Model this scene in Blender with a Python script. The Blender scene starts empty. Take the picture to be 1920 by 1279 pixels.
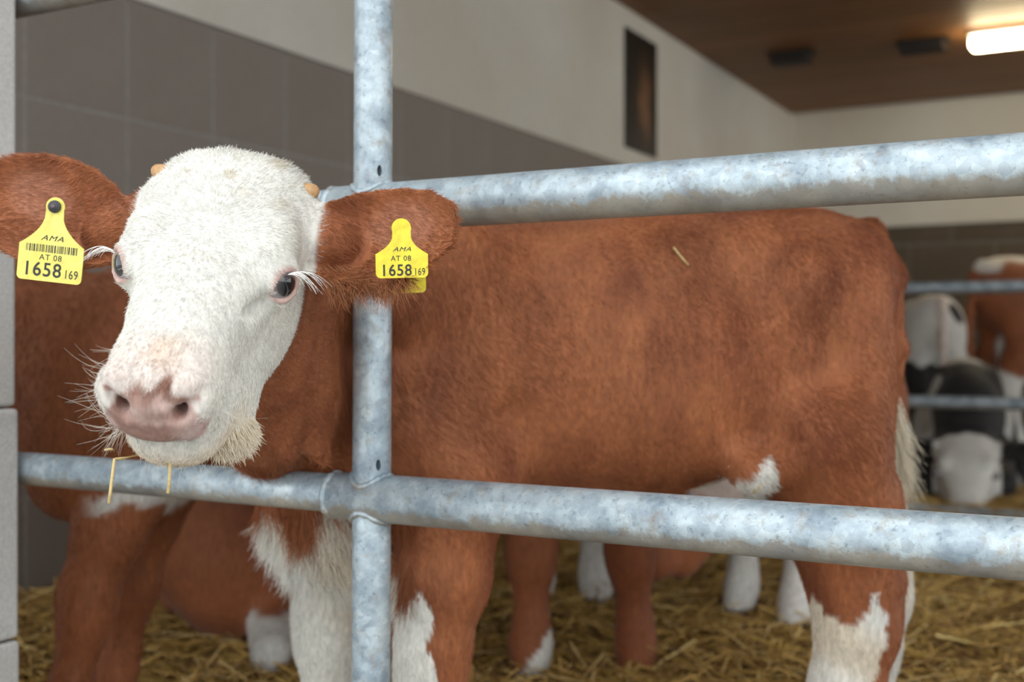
import bpy, bmesh, math, random
import numpy as np
from mathutils import Vector, Matrix

random.seed(7)
RNG = np.random.default_rng(11)
scene = bpy.context.scene
COL = scene.collection

# ------------------------------------------------------------------ camera
F_PX = 2176.0
PHI = math.radians(28.6)              # camera turned left of the barn's depth axis
CS, SN = math.cos(PHI), math.sin(PHI)
CAM_H = 0.65
cam_d = bpy.data.cameras.new('camera')
cam = bpy.data.objects.new('camera', cam_d)
COL.objects.link(cam)
cam.location = (0, 0, CAM_H)
cam.rotation_euler = (math.radians(90), 0, PHI)
cam_d.sensor_width = 36.0
cam_d.lens = F_PX / 1920.0 * 36.0
cam_d.clip_start = 0.02
cam_d.dof.use_dof = True
cam_d.dof.focus_distance = 1.03
cam_d.dof.aperture_fstop = 4.5
scene.camera = cam

# ------------------------------------------------------------------ light
world = bpy.data.worlds.new('world')
scene.world = world
world.use_nodes = True
wn = world.node_tree
wn.nodes['Background'].inputs['Color'].default_value = (0.93, 0.97, 1.0, 1)   # bright overcast sky
wn.nodes['Background'].inputs['Strength'].default_value = 1.45
vs = scene.view_settings
vs.view_transform = 'Standard'
vs.look = 'None'
vs.exposure = 0.62
vs.gamma = 1.0
vs.use_curve_mapping = False


def c2w(a, d, z):
    """camera-aligned floor coordinates (right, depth, height) -> world"""
    return Vector((a * CS - d * SN, a * SN + d * CS, z))


def px(x, y, d):
    """pixel at a known depth -> (right, depth, height)"""
    return ((x - 960.0) / F_PX * d, d, CAM_H + (639.5 - y) / F_PX * d)


# ------------------------------------------------------------------ tagging helpers
def tag(o, label=None, cat=None, group=None, kind=None):
    if label:
        o['label'] = label
    if cat:
        o['category'] = cat
    if group:
        o['group'] = group
    if kind:
        o['kind'] = kind
    return o


def link(o, parent=None):
    COL.objects.link(o)
    if parent is not None:
        o.parent = parent
    return o


def empty(name, loc=(0, 0, 0), rz=0.0):
    o = bpy.data.objects.new(name, None)
    o.empty_display_size = 0.05
    o.location = loc
    o.rotation_euler = (0, 0, rz)
    COL.objects.link(o)
    return o


def mesh_obj(name, verts, faces, mat, parent=None, smooth=False):
    me = bpy.data.meshes.new(name)
    me.from_pydata([tuple(v) for v in verts], [], faces)
    me.update()
    if smooth:
        me.polygons.foreach_set('use_smooth', [True] * len(me.polygons))
    if mat:
        me.materials.append(mat)
    o = bpy.data.objects.new(name, me)
    return link(o, parent)


def bm_obj(name, bm, mat, parent=None, smooth=False):
    me = bpy.data.meshes.new(name)
    bm.normal_update()
    bm.to_mesh(me)
    bm.free()
    if smooth:
        me.polygons.foreach_set('use_smooth', [True] * len(me.polygons))
    me.materials.append(mat)
    o = bpy.data.objects.new(name, me)
    return link(o, parent)


def box_bm(x0, x1, y0, y1, z0, z1, bevel=0.0, segs=2):
    bm = bmesh.new()
    bmesh.ops.create_cube(bm, size=1.0)
    bmesh.ops.scale(bm, vec=(x1 - x0, y1 - y0, z1 - z0), verts=bm.verts)
    bmesh.ops.translate(bm, vec=((x0 + x1) / 2, (y0 + y1) / 2, (z0 + z1) / 2), verts=bm.verts)
    if bevel > 0:
        bmesh.ops.bevel(bm, geom=bm.edges[:], offset=bevel, segments=segs, affect='EDGES', profile=0.5)
    return bm


def lathe_pts(p0, p1, prof, n=48):
    """surface of revolution about p0->p1; prof = [(t along in metres, radius)]"""
    p0, p1 = Vector(p0), Vector(p1)
    ax = (p1 - p0).normalized()
    u = ax.orthogonal().normalized()
    v = ax.cross(u)
    vs_, fs = [], []
    for (t, r) in prof:
        for i in range(n):
            an = 2 * math.pi * i / n
            vs_.append(p0 + ax * t + (u * math.cos(an) + v * math.sin(an)) * r)
    for j in range(len(prof) - 1):
        for i in range(n):
            k = (i + 1) % n
            fs.append((j * n + i, j * n + k, (j + 1) * n + k, (j + 1) * n + i))
    fs.append(tuple(range(n - 1, -1, -1)))
    m = (len(prof) - 1) * n
    fs.append(tuple(range(m, m + n)))
    return vs_, fs


def lathe(name, p0, p1, prof, mat, parent=None, n=48, auto=True):
    v, f = lathe_pts(p0, p1, prof, n)
    o = mesh_obj(name, v, f, mat, parent, smooth=True)
    for p in o.data.polygons:
        if len(p.vertices) > 4:
            p.use_smooth = False
    return o


def pipe(name, p0, p1, r, mat, parent=None, n=48, segs=1):
    ln = (Vector(p1) - Vector(p0)).length
    prof = [(0, r * 0.93), (0.0015, r)] + [(ln * i / segs, r) for i in range(1, segs)] + [(ln - 0.0015, r), (ln, r * 0.93)]
    return lathe(name, p0, p1, prof, mat, parent, n)


# ------------------------------------------------------------------ materials
def new_mat(name):
    m = bpy.data.materials.new(name)
    m.use_nodes = True
    nt = m.node_tree
    b = nt.nodes['Principled BSDF']
    return m, nt, b


def N(nt, typ, **kw):
    n = nt.nodes.new(typ)
    for k, v in kw.items():
        setattr(n, k, v)
    return n


def noise(nt, scale, detail=4, rough=0.55, vec=None, dist=0.0):
    n = N(nt, 'ShaderNodeTexNoise')
    n.inputs['Scale'].default_value = scale
    n.inputs['Detail'].default_value = detail
    n.inputs['Roughness'].default_value = rough
    n.inputs['Distortion'].default_value = dist
    if vec is not None:
        nt.links.new(vec, n.inputs['Vector'])
    return n


def ramp(nt, src, stops):
    r = N(nt, 'ShaderNodeValToRGB')
    el = r.color_ramp.elements
    el[0].position, el[0].color = stops[0][0], (*stops[0][1], 1)
    el[1].position, el[1].color = stops[-1][0], (*stops[-1][1], 1)
    for p, c in stops[1:-1]:
        e = el.new(p)
        e.color = (*c, 1)
    nt.links.new(src, r.inputs['Fac'])
    return r


def mixc(nt, fac, a, b, blend='MIX'):
    m = N(nt, 'ShaderNodeMix', data_type='RGBA', blend_type=blend)
    for sock, val in ((m.inputs[0], fac), (m.inputs[6], a), (m.inputs[7], b)):
        if hasattr(val, 'is_linked') or hasattr(val, 'links'):
            nt.links.new(val, sock)
        elif isinstance(val, (int, float)):
            sock.default_value = val
        else:
            sock.default_value = (*val, 1)
    return m.outputs[2]


def bump(nt, b, h, strength, dist=0.002):
    bp = N(nt, 'ShaderNodeBump')
    bp.inputs['Strength'].default_value = strength
    bp.inputs['Distance'].default_value = dist
    nt.links.new(h, bp.inputs['Height'])
    nt.links.new(bp.outputs[0], b.inputs['Normal'])


def simple(name, col, rough=0.6, metal=0.0, spec=0.5):
    m, nt, b = new_mat(name)
    b.inputs['Base Color'].default_value = (*col, 1)
    b.inputs['Roughness'].default_value = rough
    b.inputs['Metallic'].default_value = metal
    b.inputs['Specular IOR Level'].default_value = spec
    return m


def mottled(name, c0, c1, scale, rough=0.8, c2=None, bumpk=0.15, fine=60, amp=1.0):
    m, nt, b = new_mat(name)
    tc = N(nt, 'ShaderNodeTexCoord')
    n1 = noise(nt, scale, 5, 0.6, tc.outputs['Object'])
    n2 = noise(nt, fine, 3, 0.6, tc.outputs['Object'])
    r = ramp(nt, n1.outputs['Fac'], [(0.3, c0), (0.7, c1)] if c2 is None else [(0.25, c0), (0.5, c1), (0.8, c2)])
    r2 = ramp(nt, n2.outputs['Fac'], [(0.3, (1 - 0.2 * amp,) * 3), (0.7, (1 + 0.1 * amp,) * 3)])
    nt.links.new(mixc(nt, 1.0, r.outputs[0], r2.outputs[0], 'MULTIPLY'), b.inputs['Base Color'])
    b.inputs['Roughness'].default_value = rough
    bump(nt, b, n2.outputs['Fac'], bumpk)
    return m


def galvanised(name, dirt=1.0, tone=1.0):
    m, nt, b = new_mat(name)
    tc = N(nt, 'ShaderNodeTexCoord')
    ob = tc.outputs['Object']
    v = N(nt, 'ShaderNodeTexVoronoi')
    v.inputs['Scale'].default_value = 110
    nt.links.new(ob, v.inputs['Vector'])
    n1 = noise(nt, 26, 6, 0.62, ob)
    n2 = noise(nt, 160, 4, 0.6, ob)
    n3 = noise(nt, 7, 5, 0.6, ob)
    r1 = ramp(nt, n1.outputs['Fac'], [(0.34, (0.26 * tone, 0.32 * tone, 0.37 * tone)), (0.55, (0.47 * tone, 0.55 * tone, 0.59 * tone)), (0.75, (0.60 * tone, 0.66 * tone, 0.68 * tone))])
    sp = ramp(nt, v.outputs['Color'], [(0.2, (0.82, 0.83, 0.85)), (0.8, (1.1, 1.1, 1.08))])
    c = mixc(nt, 0.8, r1.outputs[0], sp.outputs[0], 'MULTIPLY')
    spk = ramp(nt, n2.outputs['Fac'], [(0.30, (0.5, 0.52, 0.55)), (0.42, (1, 1, 1))])
    c = mixc(nt, 0.75, c, spk.outputs[0], 'MULTIPLY')
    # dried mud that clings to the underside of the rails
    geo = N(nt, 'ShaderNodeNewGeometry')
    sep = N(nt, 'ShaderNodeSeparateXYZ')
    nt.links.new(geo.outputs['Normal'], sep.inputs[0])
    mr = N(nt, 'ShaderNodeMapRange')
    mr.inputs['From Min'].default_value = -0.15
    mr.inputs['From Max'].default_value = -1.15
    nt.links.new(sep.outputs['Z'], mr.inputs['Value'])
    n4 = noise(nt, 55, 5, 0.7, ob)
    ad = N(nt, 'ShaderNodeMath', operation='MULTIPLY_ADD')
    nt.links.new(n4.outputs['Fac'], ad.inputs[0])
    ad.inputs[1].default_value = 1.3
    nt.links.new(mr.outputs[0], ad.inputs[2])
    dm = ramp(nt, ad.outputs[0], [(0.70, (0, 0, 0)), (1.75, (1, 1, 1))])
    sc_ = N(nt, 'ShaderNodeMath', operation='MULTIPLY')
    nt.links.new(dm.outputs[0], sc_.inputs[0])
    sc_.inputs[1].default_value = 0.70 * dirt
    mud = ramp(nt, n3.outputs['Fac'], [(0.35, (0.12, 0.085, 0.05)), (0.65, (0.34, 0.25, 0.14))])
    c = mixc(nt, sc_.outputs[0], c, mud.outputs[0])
    nt.links.new(c, b.inputs['Base Color'])
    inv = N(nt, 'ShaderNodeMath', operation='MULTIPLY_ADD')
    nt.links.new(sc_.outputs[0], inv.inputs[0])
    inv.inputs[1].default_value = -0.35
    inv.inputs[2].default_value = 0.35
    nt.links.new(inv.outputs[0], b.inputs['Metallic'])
    rr = ramp(nt, n1.outputs['Fac'], [(0.3, (0.55, 0.55, 0.55)), (0.7, (0.38, 0.38, 0.38))])
    nt.links.new(rr.outputs[0], b.inputs['Roughness'])
    bump(nt, b, n2.outputs['Fac'], 0.12, 0.001)
    return m


def coat_mat(name, fine=0.2):
    m, nt, b = new_mat(name)
    at = N(nt, 'ShaderNodeAttribute')
    at.attribute_name = 'coat'
    tc = N(nt, 'ShaderNodeTexCoord')
    mp = N(nt, 'ShaderNodeMapping')
    mp.inputs['Scale'].default_value = (1.0, 1.0, 0.28)
    nt.links.new(tc.outputs['Object'], mp.inputs['Vector'])
    n1 = noise(nt, 170, 4, 0.65, mp.outputs[0])
    r = ramp(nt, n1.outputs['Fac'], [(0.3, (1 - fine * 1.6,) * 3), (0.7, (1 + fine * 0.6,) * 3)])
    nt.links.new(mixc(nt, 1.0, at.outputs['Color'], r.outputs[0], 'MULTIPLY'), b.inputs['Base Color'])
    b.inputs['Roughness'].default_value = 0.62
    b.inputs['Specular IOR Level'].default_value = 0.25
    b.inputs['Sheen Weight'].default_value = 0.12
    bump(nt, b, n1.outputs['Fac'], 0.25, 0.002)
    return m


def fur_mat(name):
    m, nt, b = new_mat(name)
    at = N(nt, 'ShaderNodeAttribute')
    at.attribute_name = 'col'
    nt.links.new(at.outputs['Color'], b.inputs['Base Color'])
    b.inputs['Roughness'].default_value = 0.5
    b.inputs['Specular IOR Level'].default_value = 0.3
    return m


M = {}
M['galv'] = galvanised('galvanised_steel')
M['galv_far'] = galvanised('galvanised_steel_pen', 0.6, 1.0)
M['coat'] = coat_mat('coat')
M['fur'] = fur_mat('fur')
M['concrete'] = mottled('concrete_block', (0.48, 0.46, 0.43), (0.56, 0.545, 0.52), 9, 0.9, bumpk=0.35, fine=260)
M['floor'] = mottled('concrete_floor', (0.30, 0.29, 0.27), (0.42, 0.41, 0.38), 3, 0.85, fine=90)
M['grey_tile'] = mottled('grey_wall_block', (0.245, 0.212, 0.182), (0.285, 0.252, 0.220), 1.6, 0.75, fine=30, bumpk=0.03, amp=0.2)
M['grout'] = mottled('mortar', (0.33, 0.305, 0.27), (0.37, 0.34, 0.305), 6, 0.9)
M['white_wall'] = mottled('white_plaster', (0.66, 0.62, 0.53), (0.78, 0.77, 0.71), 0.9, 0.8, fine=40, bumpk=0.03, amp=0.15)
M['back_block'] = mottled('brown_wall_block', (0.10, 0.075, 0.05), (0.14, 0.11, 0.08), 2, 0.85, fine=30)
M['back_joint'] = mottled('block_joint', (0.17, 0.15, 0.12), (0.20, 0.18, 0.15), 6, 0.9)
M['black_box'] = simple('dark_plastic', (0.02, 0.015, 0.012), 0.6)
M['white_metal'] = simple('white_fixture', (0.6, 0.58, 0.52), 0.4)
M['tag'] = mottled('yellow_plastic', (0.86, 0.70, 0.03), (0.90, 0.76, 0.06), 25, 0.42, bumpk=0.05, fine=120)
M['tag_pale'] = mottled('pale_yellow_plastic', (0.84, 0.72, 0.13), (0.90, 0.80, 0.20), 25, 0.42, bumpk=0.05, fine=120)
M['ink'] = simple('black_print', (0.035, 0.035, 0.03), 0.6)
M['button'] = simple('dark_button', (0.05, 0.05, 0.055), 0.45)
M['straw'] = mottled('straw_stalk', (0.62, 0.44, 0.17), (0.80, 0.62, 0.30), 60, 0.55, fine=300)


def wood_mat():
    m, nt, b = new_mat('ceiling_wood')
    tc = N(nt, 'ShaderNodeTexCoord')
    mp = N(nt, 'ShaderNodeMapping')
    mp.inputs['Scale'].default_value = (1.0, 14.0, 14.0)
    nt.links.new(tc.outputs['Object'], mp.inputs['Vector'])
    n1 = noise(nt, 1.3, 6, 0.6, mp.outputs[0], 0.6)
    oi = N(nt, 'ShaderNodeObjectInfo')
    r = ramp(nt, n1.outputs['Fac'], [(0.3, (0.16, 0.066, 0.020)), (0.55, (0.25, 0.11, 0.036)), (0.75, (0.33, 0.155, 0.052))])
    r2 = ramp(nt, oi.outputs['Random'], [(0, (0.85, 0.85, 0.85)), (1, (1.12, 1.12, 1.12))])
    nt.links.new(mixc(nt, 1, r.outputs[0], r2.outputs[0], 'MULTIPLY'), b.inputs['Base Color'])
    b.inputs['Roughness'].default_value = 0.55
    bump(nt, b, n1.outputs['Fac'], 0.2)
    return m


M['wood'] = wood_mat()


def emit(name, col, s):
    m, nt, b = new_mat(name)
    b.inputs['Base Color'].default_value = (0.8, 0.8, 0.8, 1)
    b.inputs['Emission Color'].default_value = (*col, 1)
    b.inputs['Emission Strength'].default_value = s
    return m


M['tube'] = emit('lamp_diffuser', (1.0, 0.84, 0.52), 16.0)

# ------------------------------------------------------------------ the barn
WX, BY, CEIL, SPLIT = -2.46, 9.23, 2.45, 1.60
XR = 6.0
tag(bm_obj('floor', box_bm(-6, 8, -4, BY + 0.2, -0.1, 0.0), M['floor']), kind='structure')

wl = tag(bm_obj('wall_left', box_bm(WX - 0.25, WX - 0.002, 0.2, BY + 0.2, 0.0, SPLIT - 0.01), M['grout']), kind='structure')
# grey wall blocks, joints a little lighter and recessed
ys = [2.30 + 0.335 * i for i in range(-6, 22)]
zs = [0.0, 0.255, 0.59, 0.926, 1.262, SPLIT]
tile_cache = {}
for j in range(5):
    h = zs[j + 1] - zs[j] - 0.009
    for y in ys:
        if y + 0.335 > BY:
            continue
        if j not in tile_cache:
            o = bm_obj('wall_block', box_bm(-0.012, 0.0, 0.005, 0.330, 0.005, 0.005 + h, 0.001, 1), M['grey_tile'], wl)
            tile_cache[j] = o.data
        else:
            o = link(bpy.data.objects.new('wall_block', tile_cache[j]), wl)
        o.location = (WX, y, zs[j])
wu = tag(bm_obj('wall_left_upper', box_bm(WX - 0.25, WX + 0.0, 0.2, BY + 0.2, SPLIT, CEIL + 0.02), M['white_wall']), kind='structure')
wb = tag(bm_obj('wall_back', box_bm(WX, XR, BY + 0.012, BY + 0.25, 0.0, 1.53), M['back_joint']), kind='structure')
cache = {}
zb = [0.0, 0.36, 0.70, 1.04, 1.385, 1.53]
for j in range(5):
    h = zb[j + 1] - zb[j] - 0.03
    for i in range(14):
        x = WX + 0.01 + 0.60 * i + (0.30 if j % 2 else 0.0) - 0.02
        if j not in cache:
            o = bm_obj('wall_block', box_bm(0.015, 0.585, 0.0, 0.012, 0.015, 0.015 + h, 0.003, 1), M['back_block'], wb)
            cache[j] = o.data
        else:
            o = link(bpy.data.objects.new('wall_block', cache[j]), wb)
        o.location = (x, BY, zb[j])
tag(bm_obj('wall_back_upper', box_bm(WX, XR, BY - 0.02, BY + 0.25, 1.53, CEIL + 0.02), M['white_wall']), kind='structure')
# ceiling: a deck with boards laid across the barn
ce = tag(bm_obj('ceiling', box_bm(WX - 0.25, XR, 0.9, BY + 0.25, CEIL + 0.02, CEIL + 0.12), M['wood']), kind='structure')
pl = None
for i in range(42):
    y = 0.9 + 0.2 * i
    if y + 0.2 > BY:
        break
    if pl is None:
        o = bm_obj('ceiling_plank', box_bm(WX, XR, 0.003, 0.197, 0.0, 0.02, 0.003, 1), M['wood'], ce)
        pl = o.data
    else:
        o = link(bpy.data.objects.new('ceiling_plank', pl), ce)
    o.location = (0, y, CEIL)

# poster high on the left wall
def poster_mat():
    m, nt, b = new_mat('poster_print')
    tc = N(nt, 'ShaderNodeTexCoord')
    sp = N(nt, 'ShaderNodeSeparateXYZ')
    nt.links.new(tc.outputs['Object'], sp.inputs[0])
    n1 = noise(nt, 5.5, 3, 0.5, tc.outputs['Object'], 0.4)
    g = N(nt, 'ShaderNodeTexGradient', gradient_type='SPHERICAL')
    mp = N(nt, 'ShaderNodeMapping')
    mp.inputs['Location'].default_value = (0, -0.25, 0.08)
    mp.inputs['Scale'].default_value = (1, 5.5, 2.6)
    nt.links.new(tc.outputs['Object'], mp.inputs['Vector'])
    nt.links.new(mp.outputs[0], g.inputs[0])
    ml = N(nt, 'ShaderNodeMath', operation='MULTIPLY')
    nt.links.new(g.outputs['Fac'], ml.inputs[0])
    nt.links.new(n1.outputs['Fac'], ml.inputs[1])
    r = ramp(nt, ml.outputs[0], [(0.05, (0.012, 0.011, 0.011)), (0.22, (0.05, 0.03, 0.018)), (0.42, (0.24, 0.12, 0.06))])
    nt.links.new(r.outputs[0], b.inputs['Base Color'])
    b.inputs['Roughness'].default_value = 0.35
    return m


po = tag(bm_obj('poster', box_bm(0.0, 0.008, -0.23, 0.23, -0.325, 0.325, 0.001, 1), poster_mat()),
         'dark framed poster with a brownish figure hung high on the white wall', 'poster')
po.location = (WX + 0.001, 6.0, 2.02)

# ceiling lamp and two dark ceiling boxes
lt = empty('ceiling_lamp', (-0.28, 7.2, CEIL))
tag(lt, 'lit long fluorescent ceiling lamp with a rounded diffuser', 'lamp')
bm_obj('lamp_housing', box_bm(-0.62, 0.62, -0.05, 0.05, -0.035, 0.0, 0.008), M['white_metal'], lt)
bm = box_bm(-0.61, 0.61, -0.06, 0.06, -0.115, -0.034, 0.03, 4)
bm_obj('lamp_diffuser', bm, M['tube'], lt, True)
for (x, y, w, lab) in ((-1.17, 7.3, 0.13, 'small dark ceiling box next to the lit lamp'), (-1.94, 7.2, 0.12, 'small dark ceiling box nearer the white left wall')):
    e = empty('ceiling_box', (x, y, CEIL))
    tag(e, lab, 'ceiling box')
    bm_obj('box_body', box_bm(-w, w, -0.07, 0.07, -0.07, 0.0, 0.012), M['black_box'], e)
    bm_obj('box_rim', box_bm(-w - 0.02, w + 0.02, -0.09, 0.09, -0.012, 0.0, 0.004), M['black_box'], e)

# block pillar at the end of the gate
pil = empty('block_pillar', (-1.45, 0.82, 0))
tag(pil, 'pale grey concrete block pillar at the end of the pipe gate', 'pillar')
for i, (z0, z1) in enumerate(((0, 0.262), (0.262, 0.563), (0.563, 0.863), (0.863, 1.163), (1.163, 1.463), (1.463, 1.763), (1.763, 2.063), (2.063, CEIL))):
    off = (0.004, 0.002, -0.004, -0.003, 0.0, 0.002, 0.0, 0.001)[i]
    bm_obj('concrete_block', box_bm(-0.16, 0.162 + off, -0.2, 0.2, z0 + 0.002, z1 - 0.001, 0.006, 3), M['concrete'], pil)
lathe('rust_nail', (0.166, 0.135, 0.266), (0.178, 0.137, 0.225), [(0, 0.002), (0.02, 0.0022), (0.042, 0.0016)], simple('rust', (0.22, 0.09, 0.03), 0.9), pil, 10)

# ------------------------------------------------------------------ front pipe gate
GY = 1.05
UPX = -0.748
gate = empty('pipe_gate', (UPX, GY, 0))
tag(gate, 'galvanised steel pipe gate with two thick rails and a post', 'gate')
RZ = {'top': 0.797, 'low': 0.477}
JX = -0.050      # where the thin rail slides into the thick one, relative to the post


def weld(name, p0, p1, r, mat, parent, rot_seed):
    """lumpy ring of weld metal"""
    rr = random.Random(rot_seed)
    n, k = 40, 8
    p0, p1 = Vector(p0), Vector(p1)
    ax = (p1 - p0).normalized()
    u = ax.orthogonal().normalized()
    v = ax.cross(u)
    vs_, fs = [], []
    for i in range(n):
        an = 2 * math.pi * i / n
        br = 0.0032 + 0.0016 * rr.random()
        for j in range(k):
            b_ = 2 * math.pi * j / k
            vs_.append(p0 + (u * math.cos(an) + v * math.sin(an)) * (r + br * math.cos(b_)) + ax * br * 1.3 * math.sin(b_))
    for i in range(n):
        for j in range(k):
            a0, a1 = i * k, ((i + 1) % n) * k
            fs.append((a0 + j, a1 + j, a1 + (j + 1) % k, a0 + (j + 1) % k))
    return mesh_obj(name, vs_, fs, mat, parent, True)


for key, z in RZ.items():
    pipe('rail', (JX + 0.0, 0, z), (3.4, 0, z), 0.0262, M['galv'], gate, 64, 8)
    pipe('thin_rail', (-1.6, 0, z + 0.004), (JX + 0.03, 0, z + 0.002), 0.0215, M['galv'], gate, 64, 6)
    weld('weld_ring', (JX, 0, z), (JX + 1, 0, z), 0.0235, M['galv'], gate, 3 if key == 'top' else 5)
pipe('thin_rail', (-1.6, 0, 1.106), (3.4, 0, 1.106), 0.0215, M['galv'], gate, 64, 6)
lean = 0.0048


def upx(z):
    return (z - 0.65) * lean


POSTS = []
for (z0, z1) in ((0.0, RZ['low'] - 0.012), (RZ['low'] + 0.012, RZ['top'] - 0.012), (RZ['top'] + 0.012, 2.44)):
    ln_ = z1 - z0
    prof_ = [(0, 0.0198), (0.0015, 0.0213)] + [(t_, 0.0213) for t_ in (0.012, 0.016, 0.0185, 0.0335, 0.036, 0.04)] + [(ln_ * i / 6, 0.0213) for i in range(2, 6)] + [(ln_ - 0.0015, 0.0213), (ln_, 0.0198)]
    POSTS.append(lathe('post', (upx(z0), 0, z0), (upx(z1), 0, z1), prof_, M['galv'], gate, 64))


def saddle(z, sgn):
    """weld bead following the saddle between post and rail"""
    n, k = 56, 8
    rr = random.Random(int(z * 1000) + sgn)
    vs_, fs = [], []
    R_, r_ = 0.0262, 0.0218
    pts = []
    for i in range(n):
        an = 2 * math.pi * i / n
        x, y = r_ * math.cos(an), r_ * math.sin(an)
        pts.append(Vector((x + upx(z), y, z + sgn * math.sqrt(R_ * R_ - y * y))))
    for i in range(n):
        t = (pts[(i + 1) % n] - pts[i - 1]).normalized()
        out = Vector((pts[i].x - upx(z), pts[i].y, 0)).normalized()
        up = t.cross(out).normalized()
        br = 0.0026 + 0.0013 * rr.random()
        for j in range(k):
            b_ = 2 * math.pi * j / k
            vs_.append(pts[i] + out * br * math.cos(b_) + up * br * math.sin(b_))
    for i in range(n):
        for j in range(k):
            a0, a1 = i * k, ((i + 1) % n) * k
            fs.append((a0 + j, a1 + j, a1 + (j + 1) % k, a0 + (j + 1) % k))
    mesh_obj('weld_bead', vs_, fs, M['galv'], gate, True)


for z in RZ.values():
    saddle(z, 1)
    saddle(z, -1)
# drain holes really drilled into the post just above each rail
for z, po_ in zip(RZ.values(), (POSTS[2], POSTS[1])):
    an = math.radians(-35)
    zc = z + 0.038
    bm = bmesh.new()
    bmesh.ops.create_uvsphere(bm, u_segments=20, v_segments=12, radius=1)
    bmesh.ops.scale(bm, vec=(0.017, 0.0028, 0.0062), verts=bm.verts)
    bmesh.ops.rotate(bm, matrix=Matrix.Rotation(an, 3, 'Z'), verts=bm.verts)
    bmesh.ops.translate(bm, vec=(upx(zc) + 0.0213 * math.cos(an), 0.0213 * math.sin(an), zc), verts=bm.verts)
    cut = bm_obj('hole_cutter', bm, M['galv'], gate)
    md = po_.modifiers.new('hole', 'BOOLEAN')
    md.operation, md.solver, md.object = 'DIFFERENCE', 'EXACT', cut
    bpy.context.view_layer.update()
    me_ = bpy.data.meshes.new_from_object(po_.evaluated_get(bpy.context.evaluated_depsgraph_get()))
    po_.modifiers.clear()
    po_.data = me_
    me_.set_sharp_from_angle(angle=math.radians(30))
    cm_ = cut.data
    bpy.data.objects.remove(cut)
    bpy.data.meshes.remove(cm_)

# back pen fence
FY = 4.30
bf = empty('pen_fence', (1.0, FY, 0))
tag(bf, 'steel pipe pen fence with three rails in front of the far cattle', 'fence')
for z in (0.05, 0.435, 0.836):
    pipe('rail', (-3.4, 0, z), (4.5, 0, z), 0.0225, M['galv_far'], bf, 32, 2)
for x in (-3.3, -2.5, 2.9, 4.2):
    pipe('post', (x, 0.05, 0.0), (x, 0.05, 1.0), 0.025, M['galv_far'], bf, 32, 1)

# ------------------------------------------------------------------ implicit-surface modelling (animals)
def nrm(v):
    v = np.asarray(v, float)
    return v / (np.linalg.norm(v, axis=-1, keepdims=True) + 1e-12)


class Fr:
    """frame: world = c + s * (Bx x + By y + Bz z)"""

    def __init__(self, c=(0, 0, 0), B=None, s=1.0):
        self.c = np.asarray(c, float)
        self.B = np.eye(3) if B is None else np.asarray(B, float)
        self.s = s

    def to(self, p):
        return self.c + self.s * (np.asarray(p, float) @ self.B.T)

    def inv(self, p):
        return ((np.asarray(p, float) - self.c) @ self.B) / self.s

    def loc(self, X, Y, Z):
        x, y, z = X - self.c[0], Y - self.c[1], Z - self.c[2]
        B, s = self.B, 1.0 / self.s
        return tuple(((B[0, i] * x + B[1, i] * y + B[2, i] * z) * s).astype(np.float32) for i in range(3))


ID = Fr()


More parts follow.
